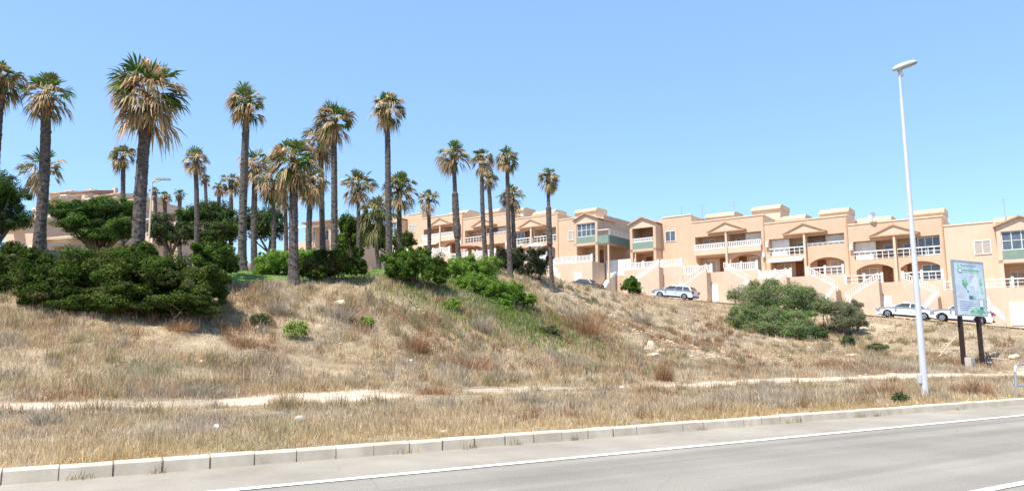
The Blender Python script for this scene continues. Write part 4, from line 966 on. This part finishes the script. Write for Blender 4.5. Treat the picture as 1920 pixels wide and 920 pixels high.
for px, Yp in ((1803, 43.78), (1838, 44.6)):
    q = at(px, 620, Yp); lx = (q.x - cx) * math.cos(br) + (q.y - cy) * math.sin(br); gz = G(q.x, q.y) - gb
    MB().box(lx - .11, lx + .11, .005, .20, gz - .3, zb - .002).build('post', 'post', e)
q = at(1806, 650, 43.8); gz = G(q.x, q.y)
e = empty('concrete_block', (q.x, q.y, gz), (0, 0, br), 'pale concrete block at the foot of the left billboard post', 'block')
cb = MB().box(-.2, .24, -.5, -.12, -.1, .6); cb.build('block', 'concrete', e, bevel=.03); MB().box(-.14, .0, -.56, -.502, -.05, .58).build('pipe', 'grey', e)

# bicycle leaning on the right post
q = at(1856, 668, 43.6); gz = G(q.x, q.y)
e = empty('bicycle', (q.x, q.y, gz + .01), (math.radians(-8), 0, math.radians(48)), 'dark bicycle leaning by the right billboard post', 'bicycle')
for x in (-.52, .52):
    wh = MB().torus((0, 0, 0), .32, .03, m=0, seg=26).build('wheel', 'tyre', e, loc=(x, 0, .35))
    s_ = MB()
    for i in range(10): s_.tube([(0, 0, 0), (.31 * math.cos(i * PI / 5), 0, .31 * math.sin(i * PI / 5))], .006, 4)
    s_.tube([(0, -.05, 0), (0, .05, 0)], .03, 8); s_.build('spokes', 'grey', wh)
f = MB(); bb = (-.05, 0, .30); seat = (-.2, 0, .82); head = (.36, 0, .80)
for a_, b_ in ((bb, seat), (seat, head), (bb, (.39, 0, .68)), (bb, (-.52, .05, .35)), ((-.18, 0, .74), (-.52, .05, .35))): f.tube([a_, b_], .022, 7)
f.build('frame', 'blacktrim', e); MB().tube([(.35, 0, .92), (.39, 0, .70), (.52, .05, .35)], .02, 7).build('fork', 'darkmetal', e)
MB().tube([(.28, -.30, .97), (.36, -.12, .94), (.36, .12, .94), (.28, .30, .97)], .018, 7).build('handlebar', 'darkmetal', e)
MB().prism([(-.36, .06), (-.36, -.06), (-.05, -.02), (-.05, .02)], .86, .92, 'z').tube([(-.2, 0, .8), (-.2, 0, .87)], .015, 6).build('saddle', 'blacktrim', e)
pe = MB().tube([(-.05, -.07, .30), (-.05, .07, .30)], .07, 12); pe.tube([(-.05, -.09, .30), (.08, -.09, .2)], .012, 5); pe.box(.04, .14, -.2, -.1, .18, .21); pe.build('crank', 'grey', e)

# planks, boards, stones and litter
g = ground_at(1757, 672, 35, 60)
tpp = at(1793, 630, g.y + 2.5)
e = MB().tube([(0, 0, -.03), tuple(tpp - g)], [.05, .045], 6).build('wooden_pole', 'plank', loc=g); tag(e, 'weathered wooden pole leaning on the bank left of the billboard', 'pole')
g = ground_at(1868, 674, 35, 60); e = MB().prism([(-.75, .10), (-.7, .16), (.75, .03), (.7, -.03)], -.2, .2, 'y').build('loose_board', 'whitewall', loc=g); tag(e, 'white board lying on the ground right of the bicycle', 'board')
def stone(name, label, px, py, rx, rz, seed, m='rock', cat='rock', flat=1.0, y0=9, y1=80, ry=None):
    g = ground_at(px, py, y0, y1); k = g.y / FPX; rr = random.Random(seed)
    bm = bmesh.new(); bmesh.ops.create_icosphere(bm, subdivisions=2, radius=1)
    for v in bm.verts:
        f = 1 + rr.uniform(-.14, .14) + .15 * math.sin(v.co.x * 3 + seed) * math.cos(v.co.y * 2.3 + seed)
        c = v.co * f
        if flat < 1: c.x = max(-.82, min(.82, c.x)); c.z = max(-.5, min(.6, c.z))
        v.co = Vector((c.x * rx * k, c.y * (ry or rx * .8) * k, c.z * rz * k))
    me = bpy.data.meshes.new(name); bm.to_mesh(me); bm.free(); me.materials.append(M[m])
    o = bpy.data.objects.new(name, me); COL.objects.link(o); o.location = g + Vector((0, 0, rz * k * .35)); o.rotation_euler = (rr.uniform(-.1, .1), rr.uniform(-.12, .12), rr.uniform(-.4, .4))
    return tag(o, label, cat)
stone('boulder', 'upright tan boulder in the middle of the dry slope', 1221, 655, 9, 12, 1)
stone('rock', 'pale flat stone at the foot of the upright boulder, right side', 1240, 664, 12, 7, 2)
stone('rock', 'small pale stone at the foot of the upright boulder, left side', 1212, 656, 5, 4, 3)
stone('rock', 'broad pale stone below the upright boulder', 1225, 668, 14, 5, 4)
stone('stone_slab', 'flat pale slab on the slope left of the street lamp', 1595, 668, 14, 5, 5, flat=.5)
stone('stone_slab', 'pale stone lying above the left dry bank near the dark bush', 638, 572, 12, 7, 6)
stone('concrete_slab', 'tilted concrete slab in the weeds right of the street lamp', 1790, 740, 17, 5, 7, 'concrete', 'slab', .5, 12, 30)
stone('concrete_slab', 'flat concrete slab by the kerb near the metal rail', 1835, 742, 15, 4, 8, 'concrete', 'slab', .5, 12, 30)
stone('rock', 'pale rock on the bank at the right edge of the photo', 1902, 672, 11, 6, 9)
stone('plastic_bag', 'crumpled white plastic bag in the grass near the kerb at left', 404, 806, 9, 7, 10, 'litter', 'litter')
stone('plastic_bag', 'greyish crumpled sheet in the dry grass left of centre', 560, 788, 11, 6, 11, 'litter', 'litter')
stone('rock', 'small white stone at the kerb edge in the middle', 831, 811, 8, 4, 12, 'rock', 'rock')
stone('plastic_bag', 'white scrap of litter far back in the grass near the centre', 770, 677, 4, 3, 13, 'litter', 'litter')
stone('rock', 'pale boulder beneath the thin palms behind the round bush', 352, 466, 22, 10, 14, y0=34)
g = ground_at(236, 590, 20, 40); e = MB().tube([(0, 0, .05), (-.3, -.05, .42)], .03, 6).build('white_stake', 'white', loc=g); tag(e, 'short white stake leaning at the foot of the long hedge', 'stake')
rs = np.random.default_rng(5); V = []; Fc = []
ico = bmesh.new(); bmesh.ops.create_icosphere(ico, subdivisions=1, radius=1); iv = np.array([v.co[:] for v in ico.verts]); fi = np.array([[v.index for v in f.verts] for f in ico.faces]); ico.free()
xs = rs.uniform(-18, 62, 26000); ys = rs.uniform(24, 62, 26000)
keep = (rs.random(26000) < rocky_mask(xs, ys) * .5 + .03) & (np.abs(xs / ys) < .85); xs, ys = xs[keep], ys[keep]; zs = H(xs, ys)
for i in range(len(xs)):
    r = .035 + .11 * rs.random() ** 3; v = iv * (1 + rs.uniform(-.25, .25, iv.shape)) * np.array([r, r, r * .6]) + np.array([xs[i], ys[i], zs[i] + r * .2]); V.append(v); Fc.append(fi + len(iv) * i)
tag(np_mesh('scattered_stones', np.concatenate(V), np.concatenate(Fc), 'rock'), 'loose pale stones scattered over the dry slope', 'stones', kind='stuff')

# metal rail at the right edge
g = ground_at(1906, 745, 14, 30)
e = empty('metal_rail', g, (0, 0, RROT), 'bent grey metal tube rail at the right edge beside the kerb', 'rail')
k = g.y / FPX
MB().tube([(0, 0, -.1), (.05, 0, .72), (.12, 0, .85), (.3, 0, .9), (2.0, 0, .9)], .035, 8).build('top_rail', 'grey', e)
MB().tube([(.02, 0, .32), (2.0, 0, .32)], .03, 8).build('cross_bar', 'grey', e); MB().tube([(2.0, 0, -.1), (2.0, 0, .9)], .035, 8).build('post', 'grey', e)

# ------------------------------------------------------------------ cars
def car(label, a, o, paint, kind='sedan', seed=0, Lc=4.6):
    e = empty('parked_car', fac(a, o, street_z(a) + .015), (0, math.atan(SSL), FROT), label, 'car', 'cars parked along the upper street')
    s = Lc / 4.6; W2 = .89; R_ = .33; wb = 1.38 * s
    hk = {'sedan': 1.0, 'estate': 1.02, 'suv': 1.16}[kind]
    def arc(cx): return [(cx + .39 * math.cos(q), .30 + .39 * math.sin(q)) for q in [PI - PI * i / 10 for i in range(11)]]
    low = [(-2.28*s, .28), (-wb - .39, .24)] + arc(-wb) + [(wb - .39, .22)] + arc(wb) + [(2.25*s, .30), (2.30*s, .55*hk), (2.27*s, .80*hk)]
    if kind == 'sedan': upper = [(2.20*s, .98), (1.55*s, 1.02), (-.95*s, .95), (-1.5*s, .90), (-2.1*s, .76), (-2.30*s, .60)]
    else: upper = [(2.22*s, .98*hk), (1.0*s, .98*hk), (-.95*s, .95*hk), (-1.5*s, .90*hk), (-2.1*s, .78*hk), (-2.30*s, .60*hk)]
    prof = low + upper; n = len(prof); ysec = [(-W2 + .02, .97, 0), (-W2, 1, 0)]
    mb = MB(); rings = [(-W2 + .05, .965), (-W2, 1.0), (W2, 1.0), (W2 - .05, .965)]
    cxp = 0; vs = []
    for y, k in [(-W2 + .10, 0), (-W2 - .0, 1), (W2 + .0, 1), (W2 - .10, 0)]:
        for x, z in prof:
            vs.append((x * (1 if k else .985), y, z if (k or z < .7 * hk) else z + .015))
    fs = [tuple(range(n))[::-1], tuple(range(3 * n, 4 * n))]
    for j in range(3):
        for i in range(n): i2 = (i + 1) % n; fs.append((j*n+i, j*n+i2, (j+1)*n+i2, (j+1)*n+i))
    # top rises inward slightly on the two inner rings: order outer -> build
    mb.add([vs[i] for i in range(4 * n)], fs, 0)
    belt = .97 * hk; top_ = 1.42 * hk
    if kind == 'sedan': bot = (-1.05*s, 1.72*s); tp_ = (-.25*s, .95*s)
    elif kind == 'estate': bot = (-1.05*s, 2.12*s); tp_ = (-.25*s, 1.75*s)
    else: bot = (-1.05*s, 2.12*s); tp_ = (-.35*s, 1.65*s)
    yb, yt = W2 - .08, W2 - .26
    cab = [(bot[0], -yb, belt - .03), (bot[1], -yb, belt - .03), (bot[1], yb, belt - .03), (bot[0], yb, belt - .03), (tp_[0], -yt, top_), (tp_[1], -yt, top_), (tp_[1], yt, top_), (tp_[0], yt, top_)]
    rm = MB().add(cab, [(0, 3, 2, 1), (4, 5, 6, 7), (0, 1, 5, 4), (1, 2, 6, 5), (2, 3, 7, 6), (3, 0, 4, 7)], 0)
    body = mb.build('body', paint, e, bevel=.03)
    rm.build('roof', paint, body, bevel=.05)
    def lerp(u, v, side):       # point on the side of the cabin
        zb_, zt_ = belt + .03, top_ - .07; z = zb_ + (zt_ - zb_) * v
        f = (z - belt) / (top_ - belt); x0 = bot[0] + (tp_[0] - bot[0]) * f + .10; x1 = bot[1] + (tp_[1] - bot[1]) * f - .10
        return (x0 + (x1 - x0) * u, side * (yb + (yt - yb) * f + .012), z)
    for side in (-1, 1):
        for u0, u1 in (((.0, .46), (.50, .97)) if kind == 'sedan' else ((.0, .36), (.39, .68), (.71, .98))):
            g_ = MB(); g_.add([lerp(u0, 0, side), lerp(u1, 0, side), lerp(u1, 1, side), lerp(u0, 1, side)], [(0, 1, 2, 3)]); gg = g_.build('window', 'carglass', e)
            sm = gg.modifiers.new('thick', 'SOLIDIFY'); sm.thickness = .02; sm.offset = 0
    for b_, t_, sg, nm in ((bot[0], tp_[0], -1, 'windscreen'), (bot[1], tp_[1], 1, 'rear_window')):
        def q(v): f = v; return b_ + (t_ - b_) * f + sg * .02, belt + (top_ - belt) * f, yb + (yt - yb) * f - .1
        a1 = q(.08); a2 = q(.9); g_ = MB().add([(a1[0], -a1[2], a1[1]), (a1[0], a1[2], a1[1]), (a2[0], a2[2], a2[1]), (a2[0], -a2[2], a2[1])], [(0, 1, 2, 3)])
        gg = g_.build(nm, 'carglass', e); sm = gg.modifiers.new('thick', 'SOLIDIFY'); sm.thickness = .02; sm.offset = 0
    for x in (-wb, wb):
        for side in (-1, 1):
            wv = MB().tube([(0, -.1, 0), (0, -.07, 0), (0, .07, 0), (0, .1, 0)], [R_ - .03, R_, R_, R_ - .03], 22).build('wheel', 'tyre', e, loc=(x, side * (W2 - .105), R_))
            rmb = MB().tube([(0, side * .085, 0), (0, side * .115, 0)], [.215, .20], 18)
            rmb.build('rim', 'rim', wv)
            sp_ = MB()
            for k in range(5): an = k * 2 * PI / 5; sp_.tube([(.06 * math.cos(an + .6), side * .117, .06 * math.sin(an + .6)), (.18 * math.cos(an + .6), side * .117, .18 * math.sin(an + .6))], .028, 5)
            sp_.build('rim_slots', 'blacktrim', wv)
    for side in (-1, 1):
        MB().box(-2.33*s, -2.02*s, side * (W2 - .34), side * (W2 + .012), .60*hk, .73*hk).build('headlight', 'headlamp', e, bevel=.02)
        MB().box(2.14*s, 2.335*s, side * (W2 - .3), side * (W2 + .012), .72*hk, .92*hk).build('tail_light', 'redlamp', e, bevel=.02)
        MB().box(-.92*s, -.75*s, side * (W2 - .02), side * (W2 + .17), belt + .01, belt + .14).build('mirror', paint, e, bevel=.03)
        for x in (.25*s, 1.15*s): MB().box(x, x + .18, side * (W2 + .001), side * (W2 + .03), .80*hk, .84*hk).build('door_handle', paint if kind != 'suv' else 'blacktrim', e)
        MB().box(-wb + .42, wb - .42, side * (W2 + .001), side * (W2 + .02), .22, .33).build('sill', 'blacktrim', e)
        if kind == 'suv':
            for cx_ in (-wb, wb):
                pp = [(cx_ + .47 * math.cos(qq), .30 + .47 * math.sin(qq)) for qq in [PI - PI * i / 10 for i in range(11)]] + [(cx_ + .39 * math.cos(qq), .30 + .39 * math.sin(qq)) for qq in [PI * i / 10 for i in range(11)]]
                MB().prism(pp, side * (W2 + .001), side * (W2 + .025), 'y').build('wheel_arch_trim', 'blacktrim', e)
    MB().box(-2.36*s, -2.27*s, -.5, .5, .34, .52*hk).build('grille', 'blacktrim', e); MB().box(2.26*s, 2.35*s, -.7, .7, .28, .42).build('rear_bumper', 'blacktrim', e)
    MB().box(2.315*s, 2.345*s, -.26, .26, .56*hk, .67*hk).build('number_plate', 'white', e)
    ud = MB().box(-2.1*s, 2.1*s, -W2 + .1, W2 - .1, .18, .24); ud.build('underbody', 'blacktrim', e)
    return e
def a_of(px, o):
    u = (px - 960) / FPX / 1.005; # solve along the street line
    return ((FO[1] + FOUT[1] * o) * u - (FO[0] + FOUT[0] * o)) / (FE[0] - FE[1] * u)
car('silver white estate car parked on the upper street below the left end house', a_of(1267, 7.5), 7.5, 'carsilver', 'estate', Lc=4.75)
car('white saloon car parked behind the tall street lamp', a_of(1701, 8.0), 8.0, 'carwhite', 'sedan', Lc=4.75)
car('white crossover with black wheel arches parked behind the billboard', a_of(1803, 8.6), 8.6, 'carwhite', 'suv', Lc=4.5)
car('dark grey car half hidden by the slope crest below the left block', a_of(1094, 7.2), 7.2, 'cargrey', 'sedan', Lc=4.6)

# ------------------------------------------------------------------ dry grass
def blades(name, xs, ys, hts, wd, cols, lean, label, seed, bl=1, mat_='straw', seg2=True, cr=.06, z0=None):
    rng = np.random.default_rng(seed); n = len(xs)
    xs = np.repeat(xs, bl); ys = np.repeat(ys, bl); hts = np.repeat(hts, bl); wd = np.repeat(wd, bl); cols = np.repeat(cols, bl, 0); lean = np.repeat(lean, bl); n = len(xs)
    xs = xs + rng.normal(size=n) * cr; ys = ys + rng.normal(size=n) * cr
    z = H(xs, ys) - 0.02 if z0 is None else np.full(n, z0); base = np.stack([xs, ys, z], 1)
    az = rng.random(n) * 2 * PI; ln = np.abs(rng.normal(size=n)) * lean; hh_ = hts * (0.45 + 0.75 * rng.random(n))
    d = np.stack([np.cos(az) * np.sin(ln), np.sin(az) * np.sin(ln), np.cos(ln)], 1)
    wz = rng.random(n) * 2 * PI; wv = np.stack([np.cos(wz), np.sin(wz) * .6, np.zeros(n)], 1) * (wd * (.6 + .8 * rng.random(n)))[:, None] * .5
    m = base + d * (hh_ * .55)[:, None]; d2 = d.copy(); d2[:, 2] -= ln * .7 + .1; tip = m + d2 * (hh_ * .45)[:, None]
    col = np.clip(cols * (1 + .30 * (rng.random((n, 1)) - .5) * 2), 0, 1)
    V = np.stack([base - wv, base + wv, m + wv * .8, m - wv * .8, tip + wv * .15, tip - wv * .15], 1).reshape(-1, 3)
    i = np.arange(n)[:, None] * 6
    Fc = np.concatenate([i + np.array([0, 1, 2, 3]), i + np.array([3, 2, 4, 5])], 0)
    o = np_mesh(name, V, Fc, mat_, np.repeat(col, 6, 0)); return tag(o, label, 'grass', kind='stuff')
rng = np.random.default_rng(77)
def scatter(n, ylo, yhi, power=1.0):
    y = ylo + (yhi - ylo) * rng.random(n) ** power; x = (rng.random(n) * 2 - 1) * .80 * y + 0
    return x, y
STRAW = np.array([0.51, 0.385, 0.235]); GOLD = np.array([0.55, 0.39, 0.17]); GREY = np.array([0.43, 0.36, 0.275]); RUST = np.array([0.33, 0.20, 0.115]); PALE = np.array([0.66, 0.55, 0.40]); GRNISH = np.array([0.34, 0.32, 0.15])
def grass_cols(x, y):
    s, d = sd_of(x, y); n = len(x)
    a = fbm(x * .35, y * .35, 3); b = fbm(x * .22 + 40, y * .22 + 8, 3); c_ = fbm(x * .5 + 80, y * .5, 3)
    col = np.repeat(STRAW[None], n, 0)
    def mixc(col, tgt, wgt): return col * (1 - wgt[:, None]) + tgt * wgt[:, None]
    col = mixc(col, GREY, sstep(a, .47, .60) * .9)
    col = mixc(col, RUST, sstep(b, .50, .62) * sstep(d, 19, 24) * .9)
    col = mixc(col, PALE, sstep(c_, .55, .68) * .7)
    col = mixc(col, GOLD, (1 - sstep(d, 10.3, 11.6)) * .55)
    col = mixc(col, GRNISH, sstep(fbm(x * .6 + 7, y * .6 + 70, 3), .64, .76) * .4)
    pick = rng.random(n); col = np.where((pick < .14)[:, None], PALE, col); col = np.where((pick > .93)[:, None], RUST * 1.1, col)
    return col
def do_band(name, label, n, ylo, yhi, w0, h0, bl, seed, dmin=KERB + .2, power=1.0, lean=.42, cr=.06):
    x, y = scatter(n, ylo, yhi, power); s, d = sd_of(x, y)
    rel = np.stack([x - FO[0], y - FO[1]], 1); o = rel @ FOUT
    dens = 0.30 + 0.85 * sstep(fbm(x * .8 + 3, y * .8, 3), .36, .58)
    dens = dens * (1 - .98 * trail_mask(x, y)) * (1 - lawn_mask(x, y)) * (1 - .62 * rocky_mask(x, y))
    dens = dens * (o > 10.7) * (d > dmin)
    k = rng.random(n) < dens; x, y, d = x[k], y[k], d[k]; n = len(x)
    hmul = (.35 + 1.0 * fbm(x * .45 + 12, y * .45 + 4, 3)) * (.45 + 1.1 * vnoise(x * 2.6 + 3, y * 2.6)); hmul = hmul * (0.72 + .28 * sstep(d, 9.9, 11.0)) * (1 - .62 * sstep(d, 14.0, 16.5) * (1 - sstep(d, 20, 22)))
    tall = rng.random(n) < .025
    hts = h0 * hmul * np.where(tall, 1.8, 1.0)
    return blades(name, x, y, hts, np.full(n, w0) * (y / ((ylo + yhi) / 2)) ** .7, grass_cols(x, y), np.full(n, lean), label, seed, bl, cr=cr)
do_band('dry_grass', 'dry straw grass on the verge nearest the kerb', 52000, 7.0, 17, .008, .205, 10, 1, dmin=KERB + .14, power=.8, lean=.95)
do_band('dry_grass', 'dry straw grass on the middle of the verge', 76000, 17, 31, .014, .28, 7, 2, lean=.95, cr=.08)
do_band('dry_grass', 'dry brown grass on the bank', 95000, 31, 48, .020, .34, 7, 3, lean=.9, cr=.11)
do_band('dry_grass', 'dry grass on the far slope below the street', 56000, 48, 86, .030, .34, 6, 4, lean=.9, cr=.18)
do_band('dry_grass', 'flattened pale straw litter lying between the standing grass', 46000, 7.0, 24, .011, .16, 6, 8, power=.85, lean=1.9, cr=.12)
def tussocks(n, ylo, yhi, label, seed, w0, dmin, dmax):
    x, y = scatter(n, ylo, yhi, .8); s, d = sd_of(x, y); rel = np.stack([x - FO[0], y - FO[1]], 1); o = rel @ FOUT
    k = (d > dmin) & (d < dmax) & (o > 11.5) & (trail_mask(x, y) < .3) & (lawn_mask(x, y) < .2) & (rng.random(n) < .25 + .9 * sstep(fbm(x * .3 + 60, y * .3, 3), .4, .6)); x, y, d = x[k], y[k], d[k]; n = len(x)
    pc = np.array([[.33, .20, .11], [.28, .165, .095], [.40, .335, .25], [.34, .285, .215], [.50, .38, .22], [.45, .33, .19], [.30, .25, .14]])
    f = np.clip((fbm(x * .25 + 11, y * .25 + 5, 3) - .3) / .4, 0, .999); ci = np.clip((f * 7 + rng.normal(size=n) * 1.6).astype(int), 0, 6)
    h = rng.uniform(.22, .62, n) * np.where(d < 21, .6, 1)
    return blades('dry_tussocks', x, y, h, np.full(n, w0) * (y / ylo) ** .6, pc[ci], rng.uniform(.45, .95, n), label, seed, 70, cr=.13)
tussocks(1500, 10, 34, 'dry tussocks standing in the verge and at the foot of the bank', 12, .010, KERB + .8, 60)
tussocks(2400, 30, 62, 'dry tussocks on the bank and the far slope', 13, .022, 24, 90)
# weeds rooted in the gutter along the kerb
sk = np.concatenate([np.full(16, q) for q in (-3.2 + rng.random(20) ** .8 * 36)]) + rng.normal(size=20 * 16) * .07; dk = KERB - .02 - np.abs(rng.normal(size=len(sk))) * .03
blades('gutter_weeds', RT[0] * sk + RN[0] * dk, RT[1] * sk + RN[1] * dk, np.full(len(sk), .12), np.full(len(sk), .008), pal([(.30, .26, .12), (.42, .32, .18), (.20, .20, .09)], len(sk), rng), np.full(len(sk), .7), 'small dry weeds rooted in the gutter along the kerb', 14, 2, cr=.02, z0=0.0)
# lawn blades
x, y = scatter(26000, 33, 46); k = rng.random(len(x)) < lawn_mask(x, y); x, y = x[k], y[k]
blades('lawn_grass', x, y, np.full(len(x), .10), np.full(len(x), .03), pal([(0.11, 0.20, 0.04), (0.14, 0.24, 0.05), (0.16, 0.22, 0.06)], len(x), rng), np.full(len(x), .5), 'short green watered lawn under the palms', 9, 3, cr=.12)
# green weeds on the slope under the bright bush
c0 = ground_at(930, 575); n = 5200; x = c0.x + rng.normal(size=n) * 2.8; y = c0.y + rng.normal(size=n) * 2.0 + (x - c0.x) * .25
blades('green_weeds', x, y, np.full(n, .35), np.full(n, .03), pal([(0.17, 0.25, 0.05), (0.14, 0.21, 0.05), (0.27, 0.27, 0.11)], n, rng), np.full(n, .6), 'green weeds on the slope below the bright green bush', 10, 4, cr=.12)

# dead twiggy plants standing on the bank and the verge
def dry_plant(label, px, py, w_px, h_px, cols, seed, n=420):
    g = ground_at(px, py); k = g.y / FPX; rr = np.random.default_rng(500 + seed); W_, H_ = w_px * k, h_px * k
    m = n; a = rr.random(m) * 2 * PI; rad = np.sqrt(rr.random(m))
    b = np.stack([np.cos(a) * rad * W_ * .35, np.sin(a) * rad * W_ * .25, np.full(m, -.04)], 1)
    hz = H_ * (1 - .55 * rad ** 2) * (.45 + .65 * rr.random(m))
    t = b + np.stack([np.cos(a) * rad * W_ * .35 + rr.normal(size=m) * W_ * .12, np.sin(a) * rad * W_ * .25 + rr.normal(size=m) * W_ * .12, hz], 1)
    mid = (b + t) / 2 + rr.normal(size=(m, 3)) * W_ * .05
    wz = rr.random(m) * 2 * PI; wd = max(.012, .7 * k); wv = np.stack([np.cos(wz), np.sin(wz), 0 * wz], 1) * wd * .5
    V = np.stack([b - wv, b + wv, mid + wv * .8, mid - wv * .8, t + wv * .3, t - wv * .3], 1).reshape(-1, 3); i = np.arange(m)[:, None] * 6
    Fc = np.concatenate([i + np.array([0, 1, 2, 3]), i + np.array([3, 2, 4, 5])], 0)
    gz = 0
    o = np_mesh('dry_plant', V, Fc, 'straw', np.repeat(pal(cols, m, rr, .3), 6, 0)); o.location = g
    return tag(o, label, 'dry plant')
RU = [(0.38, 0.22, 0.12), (0.44, 0.27, 0.15), (0.31, 0.175, 0.10)]; GY = [(0.42, 0.355, 0.275), (0.50, 0.425, 0.33), (0.34, 0.285, 0.22)]; ST = [(0.44, 0.33, 0.18), (0.5, 0.38, 0.22)]
for i, (px, py, w_, h_, c_, lab) in enumerate([
        (880, 692, 110, 38, RU, 'wide rust brown dead plant just above the trail in the middle'), (815, 740, 70, 26, RU, 'low rust brown dead plant on the trail edge in the middle'),
        (1245, 715, 34, 42, RU, 'upright rust brown dead plant below the boulder'), (780, 660, 46, 44, RU, 'tall rust brown stalks on the bank below the dense dark bush'),
        (1095, 625, 90, 60, RU, 'large red brown dead shrub on the slope below the dark grey car'), (640, 600, 46, 34, GY, 'grey twiggy shrub on the bank below the palms'),
        (520, 590, 40, 34, GY, 'grey twiggy shrub just below the lawn edge'), (900, 620, 44, 34, GY, 'grey brown twiggy shrub left of the green slope'),
        (1200, 605, 80, 30, GY, 'pale grey dead shrub below the white estate car'), (380, 742, 90, 34, GY, 'grey twiggy mass beside the trail at left'),
        (85, 800, 70, 40, GY, 'grey brown tuft close to the kerb at far left'), (335, 620, 60, 28, RU, 'rust brown clump below the long hedge'),
        (460, 650, 60, 26, RU, 'reddish tuft on the bank foot left of the green shrub'), (1385, 700, 50, 30, RU, 'rust tuft above the trail left of the street lamp'),
        (1560, 690, 60, 22, RU, 'low reddish brush above the trail near the stone slab'), (1660, 745, 80, 44, RU, 'brown weeds in front of the street lamp foot, left side'),
        (1830, 742, 70, 46, RU, 'brown weeds between the concrete slabs and the metal rail'), (1440, 730, 90, 26, GY, 'grey dead grass clump between trail and kerb right of centre'),
        (540, 765, 60, 40, ST, 'straw coloured tall clump in front of the trail, left of centre'), (990, 760, 60, 36, GY, 'grey straw clump in front of the trail at the centre'),
        (1420, 600, 60, 40, GY, 'dry brown brush at the left foot of the big wild shrub'), (300, 790, 10, 70, ST, 'single tall pale stalk standing in the left verge')]):
    dry_plant(lab, px, py, w_, h_, c_, i, 420 if w_ > 20 else 14)
